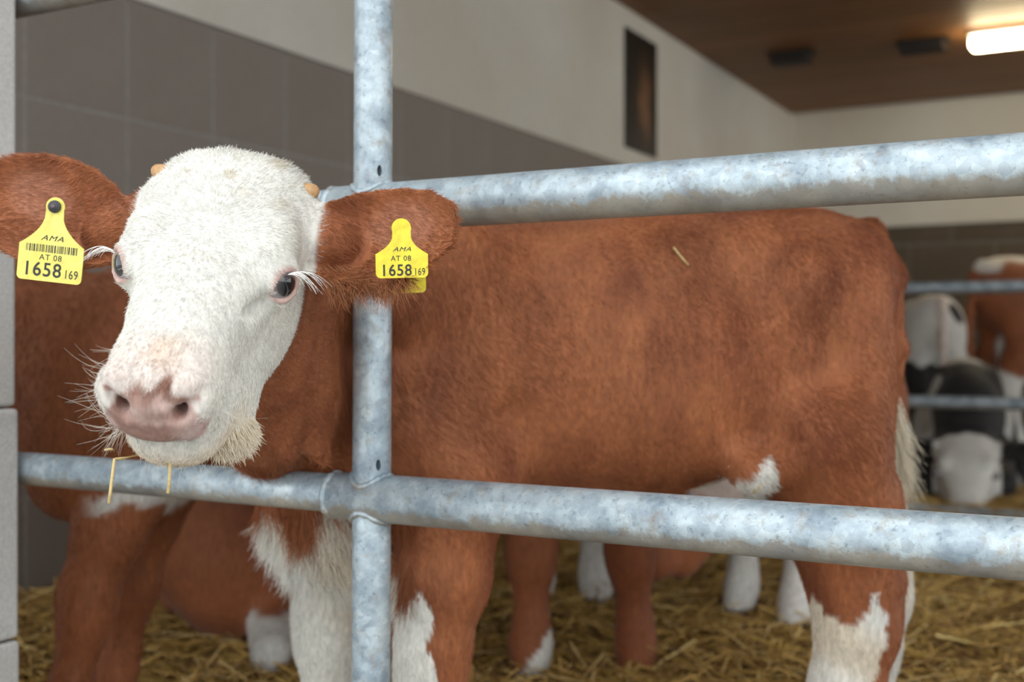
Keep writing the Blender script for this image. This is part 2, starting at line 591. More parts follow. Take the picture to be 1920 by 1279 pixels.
class Sdf:
    def __init__(self):
        self.ops = []

    def _add(self, fn, fr, lo, hi, k, sub):
        lo, hi = np.asarray(lo, float), np.asarray(hi, float)
        cor = np.array([[(lo, hi)[i][0], (lo, hi)[j][1], (lo, hi)[l][2]] for i in (0, 1) for j in (0, 1) for l in (0, 1)])
        w = fr.to(cor)
        m = k + 0.012
        self.ops.append((fn, fr, w.min(0) - m, w.max(0) + m, k, sub))

    def cap(self, p1, p2, r1, r2, k=0.03, fr=ID, sub=False):
        p1, p2 = np.asarray(p1, float), np.asarray(p2, float)
        ba = p2 - p1
        L2 = float(ba @ ba) + 1e-12

        def fn(x, y, z):
            x, y, z = x - p1[0], y - p1[1], z - p1[2]
            t = np.clip((x * ba[0] + y * ba[1] + z * ba[2]) / L2, 0, 1)
            return np.sqrt((x - ba[0] * t) ** 2 + (y - ba[1] * t) ** 2 + (z - ba[2] * t) ** 2) - (r1 + (r2 - r1) * t)
        r = max(r1, r2)
        self._add(fn, fr, np.minimum(p1, p2) - r, np.maximum(p1, p2) + r, k, sub)

    def chain(self, pts, k=0.03, fr=ID):
        for i in range(len(pts) - 1):
            self.cap(pts[i][:3], pts[i + 1][:3], pts[i][3], pts[i + 1][3], k, fr)

    def ell(self, c, r, k=0.03, fr=ID, sub=False, rot=None):
        c, r = np.asarray(c, float), np.asarray(r, float)
        Rm = np.eye(3) if rot is None else rot

        def fn(x, y, z):
            x, y, z = x - c[0], y - c[1], z - c[2]
            q = [(Rm[0, i] * x + Rm[1, i] * y + Rm[2, i] * z) for i in range(3)]
            k0 = np.sqrt(sum((q[i] / r[i]) ** 2 for i in range(3)))
            k1 = np.sqrt(sum((q[i] / r[i] ** 2) ** 2 for i in range(3))) + 1e-6
            return k0 * (k0 - 1) / k1
        R_ = np.full(3, r.max()) if rot is not None else r
        self._add(fn, fr, c - R_, c + R_, k, sub)

    def loft(self, U, top, bot, hw, n=2.2, k=0.03, fr=ID, cx=None, egg=0.0):
        """tube along local y; top/bottom heights and half widths per station"""
        U, top, bot, hw = (np.asarray(v, float) for v in (U, top, bot, hw))
        cx = np.zeros_like(U) if cx is None else np.asarray(cx, float)
        uu = np.linspace(U[0], U[-1], 160)

        def sm(v):
            w = np.interp(uu, U, v)
            for _ in range(14):
                w[1:-1] = 0.25 * w[:-2] + 0.5 * w[1:-1] + 0.25 * w[2:]
            return w
        T_, B_, W_, C_ = sm(top), sm(bot), sm(hw), sm(cx)
        du = uu[1] - uu[0]

        def fn(x, y, z):
            f = np.clip((y - uu[0]) / du, 0, 158.999)
            i = f.astype(np.int32)
            f = f - i
            lerp = lambda A: (A[i] * (1 - f) + A[i + 1] * f).astype(np.float32)
            t, b, w, c = lerp(T_), lerp(B_), lerp(W_), lerp(C_)
            zc, h = (t + b) / 2, np.maximum((t - b) / 2, 0.004)
            q2 = (z - zc)
            q1 = x - c
            if egg:
                w = w * (1 + egg * np.clip(q2 / h, -1, 1))
            rad = np.sqrt(q1 * q1 + q2 * q2) + 1e-6
            rho = (np.abs(q1 / w) ** n + np.abs(q2 / h) ** n) ** (1 / n) + 1e-6
            d = rad * (1 - 1 / rho)
            e = np.abs(y - np.clip(y, uu[0], uu[-1]))
            return np.where(e > 0, np.sqrt(np.maximum(d, 0) ** 2 + e * e), d)
        mw = hw.max() * (1 + abs(egg))
        self._add(fn, fr, (cx.min() - mw, U[0], bot.min()), (cx.max() + mw, U[-1], top.max()), k, False)

    def ear(self, fr, L, W, cup, th, k, sag=0.0):
        """thin cupped leaf: x along, y across, z = facing side"""
        W = np.asarray(W, float)
        ws = np.linspace(0, 1, len(W))

        def fn(x, y, z):
            s = np.clip(x / L, 0, 1)
            w = np.interp(s, ws, W).astype(np.float32)
            yy = y + sag * s * s
            t = np.clip(yy / np.maximum(w, 1e-3), -1.3, 1.3)
            n0 = cup * (np.abs(t) ** 2.2) * (1.15 - 0.75 * s) + 0.02 * s * s
            a = np.abs(z - n0) * (0.75) - th * (1.15 - 0.5 * s)
            b = (np.abs(yy) - w) * 0.85
            c = np.maximum(x - L, -x)
            m = np.maximum(np.maximum(a, b), c)
            return m
        self._add(fn, fr, (-0.005, -W.max() - abs(sag) - 0.01, -0.02), (L + 0.004, W.max() + abs(sag) + 0.01, cup * 1.8 + 0.03), k, False)

    def grid(self, xs, ys, zs):
        D = np.full((len(xs), len(ys), len(zs)), 0.3, np.float32)
        ax = (xs, ys, zs)
        for fn, fr, lo, hi, k, sub in self.ops:
            sl = tuple(slice(max(0, np.searchsorted(ax[i], lo[i]) - 1), np.searchsorted(ax[i], hi[i]) + 1) for i in range(3))
            if any(s.stop - s.start < 1 for s in sl):
                continue
            X = xs[sl[0]][:, None, None].astype(np.float32)
            Y = ys[sl[1]][None, :, None].astype(np.float32)
            Z = zs[sl[2]][None, None, :].astype(np.float32)
            x, y, z = fr.loc(X, Y, Z)
            d = (fn(x, y, z) * fr.s).astype(np.float32)
            A = D[sl]
            kk = max(k, 1e-4)
            if sub:
                d = -d
                h = np.clip(0.5 - 0.5 * (A - d) / kk, 0, 1)
                D[sl] = A * (1 - h) + d * h + kk * h * (1 - h)
            else:
                h = np.clip(0.5 + 0.5 * (A - d) / kk, 0, 1)
                D[sl] = A * (1 - h) + d * h - kk * h * (1 - h)
        return D

    def bounds(self):
        lo = np.min([o[2] for o in self.ops if not o[5]], 0)
        hi = np.max([o[3] for o in self.ops if not o[5]], 0)
        return lo, hi


def surface_nets(D, xs, ys, zs):
    ins = D < 0
    nx, ny, nz = D.shape
    c = ins[:-1, :-1, :-1].astype(np.int8)
    cnt = c.copy()
    for i in (0, 1):
        for j in (0, 1):
            for l in (0, 1):
                if i + j + l:
                    cnt = cnt + ins[i:nx - 1 + i, j:ny - 1 + j, l:nz - 1 + l]
    act = (cnt > 0) & (cnt < 8)
    I, J, K = np.nonzero(act)
    idx = np.full(act.shape, -1, np.int32)
    idx[I, J, K] = np.arange(len(I))
    acc = np.zeros((len(I), 3))
    num = np.zeros(len(I))
    corners = [(i, j, l) for i in (0, 1) for j in (0, 1) for l in (0, 1)]
    val = {cn: D[I + cn[0], J + cn[1], K + cn[2]].astype(float) for cn in corners}
    pos = lambda cn: np.stack([xs[I + cn[0]], ys[J + cn[1]], zs[K + cn[2]]], 1)
    P = {cn: pos(cn) for cn in corners}
    for a in corners:
        for ax in range(3):
            if a[ax] == 0:
                b = list(a)
                b[ax] = 1
                b = tuple(b)
                va, vb = val[a], val[b]
                m = (va < 0) != (vb < 0)
                t = np.where(m, va / np.where(m, va - vb, 1), 0)[:, None]
                acc += np.where(m[:, None], P[a] * (1 - t) + P[b] * t, 0)
                num += m
    V = acc / num[:, None]
    faces = []
    # x edges
    for ax in range(3):
        if ax == 0:
            s = ins[:-1, 1:-1, 1:-1] != ins[1:, 1:-1, 1:-1]
            i, j, l = np.nonzero(s)
            fl = ins[i, j + 1, l + 1]
            q = np.stack([idx[i, j, l], idx[i, j + 1, l], idx[i, j + 1, l + 1], idx[i, j, l + 1]], 1)
        elif ax == 1:
            s = ins[1:-1, :-1, 1:-1] != ins[1:-1, 1:, 1:-1]
            i, j, l = np.nonzero(s)
            fl = ins[i + 1, j, l + 1]
            q = np.stack([idx[i, j, l], idx[i, j, l + 1], idx[i + 1, j, l + 1], idx[i + 1, j, l]], 1)
        else:
            s = ins[1:-1, 1:-1, :-1] != ins[1:-1, 1:-1, 1:]
            i, j, l = np.nonzero(s)
            fl = ins[i + 1, j + 1, l]
            q = np.stack([idx[i, j, l], idx[i + 1, j, l], idx[i + 1, j + 1, l], idx[i, j + 1, l]], 1)
        q[~fl] = q[~fl][:, ::-1]
        faces.append(q)
    Fq = np.concatenate(faces)
    Fq = Fq[(Fq >= 0).all(1)]
    return V, Fq


def keep_largest(V, Fq):
    """drop stray islands"""
    n = len(V)
    lab = np.arange(n)
    E_ = np.concatenate([Fq[:, [0, 1]], Fq[:, [1, 2]], Fq[:, [2, 3]]])
    for _ in range(400):
        m = np.minimum(lab[E_[:, 0]], lab[E_[:, 1]])
        new = lab.copy()
        np.minimum.at(new, E_[:, 0], m)
        np.minimum.at(new, E_[:, 1], m)
        new = new[new]
        new = new[new]
        if (new == lab).all():
            break
        lab = new
    u, c = np.unique(lab, return_counts=True)
    good = lab == u[c.argmax()]
    mp = np.cumsum(good) - 1
    Fk = Fq[good[Fq].all(1)]
    return V[good], mp[Fk]


def relax(V, Fq, it=2, lam=0.5):
    E_ = np.concatenate([Fq[:, [0, 1]], Fq[:, [1, 2]], Fq[:, [2, 3]], Fq[:, [3, 0]]])
    for k in range(it * 2):
        S = np.zeros_like(V)
        C = np.zeros(len(V))
        for a, b in ((0, 1), (1, 0)):
            for i in range(3):
                S[:, i] += np.bincount(E_[:, a], V[E_[:, b], i], len(V))
            C += np.bincount(E_[:, a], minlength=len(V))
        l_ = lam if k % 2 == 0 else -lam * 1.03
        V = V + l_ * (S / np.maximum(C, 1)[:, None] - V)
    return V


def vnormals(V, Fq):
    a, b, c, d = (V[Fq[:, i]] for i in range(4))
    fn = np.cross(c - a, d - b)
    Nn = np.zeros_like(V)
    for i in range(4):
        for j in range(3):
            Nn[:, j] += np.bincount(Fq[:, i], fn[:, j], len(V))
    return nrm(Nn)


def axis_grid(lo, hi, coarse, fine_lo=None, fine_hi=None, fine=None):
    if fine is None:
        return np.arange(lo - coarse, hi + 2 * coarse, coarse)
    a = np.arange(lo - coarse, fine_lo, coarse)
    b = np.arange(fine_lo, fine_hi, fine)
    c = np.arange(fine_hi, hi + 2 * coarse, coarse)
    g = np.concatenate([a, b, c])
    keep = np.concatenate([[True], np.diff(g) > fine * 0.45])
    return g[keep]


def build_mesh(name, V, Fq, colr, mat, parent):
    me = bpy.data.meshes.new(name)
    me.vertices.add(len(V))
    me.vertices.foreach_set('co', V.astype(np.float32).ravel())
    me.loops.add(len(Fq) * 4)
    me.loops.foreach_set('vertex_index', Fq.astype(np.int32).ravel())
    me.polygons.add(len(Fq))
    me.polygons.foreach_set('loop_start', np.arange(0, len(Fq) * 4, 4, dtype=np.int32))
    me.polygons.foreach_set('loop_total', np.full(len(Fq), 4, np.int32))
    me.polygons.foreach_set('use_smooth', np.ones(len(Fq), bool))
    me.update(calc_edges=True)
    me.validate()
    at = me.color_attributes.new('coat', 'FLOAT_COLOR', 'POINT')
    at.data.foreach_set('color', np.concatenate([colr, np.ones((len(colr), 1))], 1).astype(np.float32).ravel())
    me.materials.append(mat)
    o = bpy.data.objects.new(name, me)
    return link(o, parent)


def wobble(P, freq, seed, octaves=2):
    """smooth random field in about -1..1"""
    r = np.random.default_rng(seed)
    out = np.zeros(len(P))
    amp, tot = 1.0, 0.0
    for o in range(octaves):
        for _ in range(6):
            k = nrm(r.normal(size=3)) * freq * r.uniform(0.6, 1.5)
            out += amp * np.sin(P @ k + r.uniform(0, 6.28)) * 0.42
        tot += amp
        freq *= 2.1
        amp *= 0.55
    return out / tot


def sstep(a, b, x):
    t = np.clip((x - a) / (b - a), 0, 1)
    return t * t * (3 - 2 * t)


def hair_obj(name, roots, dirs, nors, length, rad, colr, parent, curl=0.15, npts=4, droop=None, seed=0, mat=None):
    """hair strands as real curves: roots follow dirs, bending away from nors"""
    n = len(roots)
    r = np.random.default_rng(seed)
    cv = bpy.data.hair_curves.new(name)
    cv.add_curves([npts] * n)
    s = np.linspace(0, 1, npts)
    jit = nrm(r.normal(size=(n, 3))) * curl
    jit2 = nrm(r.normal(size=(n, 3))) * curl * 0.6
    P = np.zeros((n, npts, 3))
    for i, t in enumerate(s):
        off = dirs * t + jit * t * t + jit2 * t ** 3
        if droop is not None:
            off = off + droop * (t * t)
        P[:, i] = roots + off * length[:, None]
    cv.attributes['position'].data.foreach_set('vector', P.astype(np.float32).ravel())
    ra = cv.attributes.get('radius') or cv.attributes.new('radius', 'FLOAT', 'POINT')
    R_ = rad[:, None] * (1 - 0.75 * s[None, :] ** 1.5)
    ra.data.foreach_set('value', R_.astype(np.float32).ravel())
    ca = cv.attributes.new('col', 'FLOAT_COLOR', 'CURVE')
    ca.data.foreach_set('color', np.concatenate([colr, np.ones((n, 1))], 1).astype(np.float32).ravel())
    cv.materials.append(mat or M['fur'])
    o = bpy.data.objects.new(name, cv)
    return link(o, parent)


def sample_surface(V, Fq, Nv, n, wfun=None, seed=0):
    r = np.random.default_rng(seed)
    a, b, c, d = (V[Fq[:, i]] for i in range(4))
    ar = np.linalg.norm(np.cross(c - a, d - b), axis=1) * 0.5
    ce_ = (a + b + c + d) / 4
    w = ar * (wfun(ce_, nrm(Nv[Fq].mean(1))) if wfun is not None else 1)
    fi = r.choice(len(Fq), n, p=w / w.sum())
    u, v = r.random((2, n, 1))
    q = Fq[fi]
    P = V[q[:, 0]] * (1 - u) * (1 - v) + V[q[:, 1]] * u * (1 - v) + V[q[:, 2]] * u * v + V[q[:, 3]] * (1 - u) * v
    Nn = nrm(Nv[q[:, 0]] * (1 - u) * (1 - v) + Nv[q[:, 1]] * u * (1 - v) + Nv[q[:, 2]] * u * v + Nv[q[:, 3]] * (1 - u) * v)
    return P, Nn


def in_poly(x, y, poly):
    c = np.zeros(len(x), bool)
    n = len(poly)
    for i in range(n):
        x0, y0 = poly[i]
        x1, y1 = poly[(i + 1) % n]
        if y0 == y1:
            continue
        m = ((y0 > y) != (y1 > y)) & (x < (x1 - x0) * (y - y0) / (y1 - y0) + x0)
        c ^= m
    return c


WHITE = np.array([0.755, 0.735, 0.67])
BROWN = np.array([0.36, 0.122, 0.046])
DKBROWN = np.array([0.21, 0.060, 0.022])
PINK = np.array([0.66, 0.40, 0.33])
TAN = np.array([0.62, 0.40, 0.20])
BLACK = np.array([0.018, 0.016, 0.016])


def mixv(a, b, t):
    return a * (1 - t[:, None]) + b * t[:, None]


# ------------------------------------------------------------------ head builder shared by all cattle
def eye_basis(s):
    """outward, along the lids, across the lids"""
    n = nrm((s * 0.80, 0.56, 0.20))
    t1 = nrm((-s * 0.56, 0.80, -0.18))
    t1 = nrm(t1 - n * (t1 @ n))
    return n, t1, np.cross(n, t1) * (1 if np.cross(n, t1)[2] > 0 else -1)


def head_ops(S, fr, detail=True, k=0.02):
    y = [-0.042, -0.024, 0.0, 0.05, 0.10, 0.14, 0.18, 0.22, 0.255, 0.285, 0.302]
    S.loft(y, [-0.020, 0.006, 0.015, 0.013, 0.005, 0.000, -0.003, -0.006, -0.010, -0.020, -0.036],
           [-0.085, -0.095, -0.10, -0.10, -0.095, -0.09, -0.085, -0.083, -0.080, -0.080, -0.070],
           [0.056, 0.070, 0.076, 0.0745, 0.069, 0.060, 0.051, 0.0435, 0.039, 0.037, 0.027], n=2.5, k=k, fr=fr)
    S.loft([-0.01, 0.03, 0.07, 0.11, 0.15, 0.19, 0.225, 0.255, 0.272],
           [-0.05, -0.05, -0.05, -0.05, -0.05, -0.056, -0.066, -0.080, -0.09],
           [-0.12, -0.160, -0.180, -0.184, -0.180, -0.170, -0.155, -0.142, -0.120],
           [0.047, 0.056, 0.061, 0.060, 0.055, 0.049, 0.042, 0.035, 0.022], n=2.2, k=k, fr=fr)
    for s in (-1, 1):
        S.ell((s * 0.046, 0.080, -0.090), (0.024, 0.060, 0.050), k=0.03, fr=fr)           # cheek
        S.ell((s * 0.053, 0.098, -0.014), (0.020, 0.036, 0.018), k=0.02, fr=fr)           # brow
        S.ell((s * 0.0250, 0.256, -0.057), (0.0190, 0.036, 0.037), k=0.018, fr=fr)          # lip pad
        if detail:
            S.ell((s * 0.028, 0.284, -0.036), (0.017, 0.016, 0.021), k=0.010, fr=fr)      # nostril wing
    S.ell((0, 0.283, -0.048), (0.026, 0.022, 0.034), k=0.012, fr=fr)                      # nose pad
    S.ell((0, 0.236, -0.118), (0.035, 0.036, 0.026), k=0.014, fr=fr)                      # chin
    if detail:
        for s in (-1, 1):
            S.ell((s * 0.060, 0.126, -0.033), (0.0225, 0.0245, 0.0222), k=0.010, fr=fr)   # lids
            en, e1, e2 = eye_basis(s)
            S.ell(np.array((s * 0.060, 0.126, -0.033)) + en * 0.0285, (0.0215, 0.0176, 0.0136), k=0.002, fr=fr, sub=True, rot=np.stack([en, e1, e2], 1))
            S.cap((s * 0.046, 0.176, -0.034), (s * 0.058, 0.151, -0.039), 0.006, 0.004, k=0.014, fr=fr, sub=True)  # tear duct fold
            S.cap((s * 0.018, 0.309, -0.044), (s * 0.030, 0.299, -0.034), 0.0064, 0.0052, k=0.005, fr=fr, sub=True)
            S.cap((s * 0.030, 0.299, -0.034), (s * 0.039, 0.288, -0.023), 0.0050, 0.0025, k=0.006, fr=fr, sub=True)
        for s in (-1, 1):
            S.cap((s * 0.022, 0.306, -0.041), (s * 0.020, 0.272, -0.046), 0.0062, 0.0050, k=0.003, fr=fr, sub=True)   # nasal passage
        S.ell((0, 0.268, -0.0935), (0.057, 0.053, 0.0045), k=0.005, fr=fr, sub=True)      # mouth
        S.cap((0, 0.314, -0.050), (0, 0.303, -0.088), 0.0020, 0.002, k=0.006, fr=fr, sub=True)


# ------------------------------------------------------------------ the calf at the gate
BASE = np.array([0.12, 1.55, 0.0])
HB = np.stack([nrm((0.991, 0.054, -0.123)), nrm((-0.032, -0.791, -0.611)), nrm((0.130, -0.609, 0.782))], 1)
HF = Fr((-0.2606, 1.0970, 0.8131), HB, 1.0)


def ear_frame(base, tip, up):
    base, tip = np.asarray(base, float), np.asarray(tip, float)
    ex = nrm(tip - base)
    ey = np.asarray(up, float)
    ey = nrm(ey - ex * (ey @ ex))
    ez = np.cross(ex, ey)
    if ez[1] > 0:
        ez = -ez
    return Fr(base, np.stack([ex, ey, ez], 1), 1.0), float(np.linalg.norm(tip - base))


EAR_A, LA = ear_frame(px(580, 468, 1.110), px(866, 446, 1.070), (0.10, 0.25, 1.0))      # calf's left ear
EAR_B, LB = ear_frame(px(255, 462, 1.110), px(-25, 360, 1.155), (0.28, 0.20, 1.0))      # calf's right ear
EAR_A.c = EAR_A.c + np.array([0, 0.012, 0])
EAR_B.c = EAR_B.c + np.array([0, 0.012, 0])

S = Sdf()
TD = nrm((-0.845, -0.10, 0))
TF = Fr((0.508, 1.600, 0.0), np.stack([(TD[1], -TD[0], 0), TD, (0, 0, 1)], 1), 1.0)
S.loft([0, 0.03, 0.08, 0.15, 0.25, 0.35, 0.45, 0.55, 0.65, 0.72, 0.78, 0.83, 0.855],
       [0.765, 0.805, 0.828, 0.834, 0.828, 0.820, 0.816, 0.82, 0.822, 0.79, 0.73, 0.66, 0.60],
       [0.66, 0.60, 0.55, 0.50, 0.455, 0.440, 0.435, 0.438, 0.440, 0.43, 0.43, 0.45, 0.50],
       [0.045, 0.085, 0.115, 0.135, 0.148, 0.152, 0.148, 0.135, 0.118, 0.110, 0.10, 0.075, 0.04], n=2.25, k=0.04, fr=TF, egg=-0.08)
# shoulders, brisket, thighs
S.ell((-0.075, 1.425, 0.655), (0.085, 0.045, 0.150), k=0.05)
S.ell((-0.09, 1.605, 0.655), (0.085, 0.045, 0.150), k=0.05)
S.ell((-0.225, 1.485, 0.455), (0.095, 0.095, 0.105), k=0.05)
S.ell((0.400, 1.505, 0.60), (0.098, 0.062, 0.175), k=0.05)
S.ell((0.420, 1.685, 0.60), (0.098, 0.062, 0.175), k=0.05)
S.ell((0.37, 1.465, 0.715), (0.045, 0.03, 0.035), k=0.04)          # hook bone
S.ell((0.465, 1.535, 0.74), (0.04, 0.04, 0.06), k=0.04)            # pin bone
S.ell((0.29, 1.415, 0.735), (0.05, 0.030, 0.040), k=0.05, sub=True)   # hollow in front of the hip
S.cap((0.30, 1.435, 0.49), (0.375, 1.45, 0.535), 0.030, 0.045, k=0.05)  # flank fold
# neck, passing between the rails left of the post
S.chain([(-0.08, 1.50, 0.705, 0.105), (-0.185, 1.415, 0.70, 0.088), (-0.262, 1.30, 0.690, 0.064), (-0.262, 1.15, 0.735, 0.062)], k=0.04)
S.chain([(-0.15, 1.50, 0.57, 0.105), (-0.225, 1.41, 0.585, 0.085), (-0.270, 1.31, 0.590, 0.070), (-0.272, 1.15, 0.665, 0.055)], k=0.04)
S.chain([(-0.25, 1.40, 0.515, 0.030), (-0.283, 1.315, 0.528, 0.020), (-0.285, 1.20, 0.575, 0.015)], k=0.03)
# skin folds on the neck
for (a0, a1, r0) in (((-0.238, 1.222, 0.70), (-0.242, 1.250, 0.530), 0.015), ((-0.210, 1.246, 0.715), (-0.214, 1.275, 0.530), 0.015), ((-0.190, 1.330, 0.72), (-0.188, 1.335, 0.58), 0.010)):
    S.cap(a0, a1, r0, r0 * 0.7, k=0.018)
# crease behind the elbow, groove in front of the thigh
S.cap((0.000, 1.388, 0.555), (0.012, 1.395, 0.465), 0.010, 0.016, k=0.035, sub=True)
for q0, q1 in (((1600, 560), (1585, 660)), ((1585, 660), (1545, 760)), ((1545, 760), (1480, 815)), ((1480, 815), (1430, 830))):
    S.cap(px(*q0, 1.425), px(*q1, 1.420), 0.010, 0.010, k=0.04, sub=True)
# front legs
S.chain([(-0.125, 1.435, 0.56, 0.085), (-0.060, 1.425, 0.485, 0.068)], k=0.04)
S.chain([(-0.070, 1.425, 0.475, 0.066), (-0.085, 1.425, 0.36, 0.055), (-0.097, 1.425, 0.275, 0.044), (-0.100, 1.425, 0.235, 0.041),
         (-0.098, 1.425, 0.12, 0.031), (-0.105, 1.423, 0.085, 0.035), (-0.128, 1.418, 0.035, 0.035)], k=0.02)
S.chain([(-0.19, 1.575, 0.55, 0.085), (-0.20, 1.59, 0.475, 0.066), (-0.238, 1.60, 0.36, 0.056), (-0.252, 1.60, 0.275, 0.046), (-0.254, 1.60, 0.235, 0.042),
         (-0.252, 1.60, 0.12, 0.031), (-0.262, 1.598, 0.085, 0.035), (-0.285, 1.59, 0.035, 0.035)], k=0.02)
# hind legs
S.chain([(0.395, 1.485, 0.52, 0.088), (0.425, 1.495, 0.42, 0.072), (0.442, 1.50, 0.345, 0.058), (0.446, 1.50, 0.28, 0.050), (0.432, 1.50, 0.205, 0.043),
         (0.428, 1.498, 0.12, 0.034), (0.418, 1.495, 0.085, 0.037), (0.395, 1.49, 0.035, 0.036)], k=0.025)
S.chain([(0.472, 1.512, 0.46, 0.030), (0.488, 1.51, 0.34, 0.016), (0.484, 1.507, 0.295, 0.018)], k=0.02)
S.chain([(0.44, 1.68, 0.52, 0.085), (0.495, 1.685, 0.42, 0.068), (0.525, 1.69, 0.345, 0.052), (0.530, 1.69, 0.28, 0.046), (0.520, 1.69, 0.205, 0.040),
         (0.518, 1.69, 0.12, 0.033), (0.51, 1.685, 0.085, 0.036), (0.488, 1.68, 0.035, 0.036)], k=0.025)
# tail lying against the rump
S.chain([(0.488, 1.60, 0.795, 0.026), (0.517, 1.598, 0.74, 0.021), (0.523, 1.592, 0.64, 0.016), (0.517, 1.585, 0.54, 0.012)], k=0.018)
# head
head_ops(S, HF, True)
S.cap((-0.258, 1.05, 0.590), (-0.2475, 1.035, 0.568), 0.018, 0.013, k=0.03)      # loose skin under the jaw
for s, E_, L_ in ((1, EAR_A, LA), (-1, EAR_B, LB)):
    b0 = HF.to((s * 0.060, 0.020, -0.045))
    S.cap(b0, E_.to((0.030, 0.0, 0.010)), 0.030, 0.024, k=0.02)
S.ear(EAR_A, LA, [0.026, 0.037, 0.0435, 0.0445, 0.043, 0.038, 0.021], 0.024, 0.0030, 0.008, sag=-0.004)
S.ear(EAR_B, LB, [0.026, 0.042, 0.052, 0.055, 0.052, 0.042, 0.015], 0.028, 0.0030, 0.008, sag=0.0)

lo, hi = S.bounds()
FINE = 0.0024
gx = axis_grid(lo[0], hi[0], 0.008, -0.57, -0.035, FINE)
gy = axis_grid(lo[1], hi[1], 0.008, 0.90, 1.23, FINE)
gz = axis_grid(max(lo[2], 0.0), hi[2], 0.008, 0.535, 0.86, FINE)
D = S.grid(gx, gy, gz)
V, Q = surface_nets(D, gx, gy, gz)
V, Q = keep_largest(V, Q)
V = relax(V, Q, 2)
NV = vnormals(V, Q)
del D

WHORL = np.array([0.0, 0.115, 0.0])


def poly_px(pts, d):
    return [((x - 960) / F_PX * d, CAM_H + (639.5 - y) / F_PX * d) for x, y in pts]


P_FORE = poly_px([(600, 1050), (735, 1040), (745, 1090), (765, 1125), (800, 1118), (808, 1150), (806, 1215), (815, 1240), (835, 1300), (835, 1900), (600, 1900)], 1.38)
P_HIND = poly_px([(1400, 1060), (1510, 1075), (1530, 1130), (1560, 1155), (1605, 1162), (1618, 1130), (1648, 1108), (1668, 1150), (1662, 1200), (1645, 1279), (1640, 1500), (1680, 1900), (1400, 1900)], 1.45)
P_BRIS = poly_px([(478, 965), (535, 975), (550, 1005), (570, 1018), (590, 1000), (600, 955), (660, 950), (730, 985), (735, 1300), (520, 1300), (450, 1000)], 1.41)
P_FLNK = poly_px([(1270, 945), (1330, 912), (1390, 885), (1422, 845), (1440, 890), (1455, 1000), (1250, 1000)], 1.46)


def head_masks(P, HFr=HF):
    h = HFr.inv(P)
    x, y, z = h[:, 0], h[:, 1], h[:, 2]
    ax = np.abs(x)
    side = np.interp(z, [-0.16, -0.12, -0.09, -0.05, -0.02], [0.10, 0.070, 0.050, 0.046, 0.030])
    top = -0.045 + 0.9 * np.clip(ax - 0.055, 0, 1)
    t = sstep(-0.035, -0.012, z)
    yb = side * (1 - t) + top * t
    yb = yb + 0.004 * wobble(P, 120, 3)
    w = sstep(-0.006, 0.008, y - yb) * (ax < 0.105) * (z > -0.2) * (y < 0.4) * (z < 0.06)
    w = w * (1 - sstep(0.083, 0.089, ax) * (y < 0.075))
    return h, w


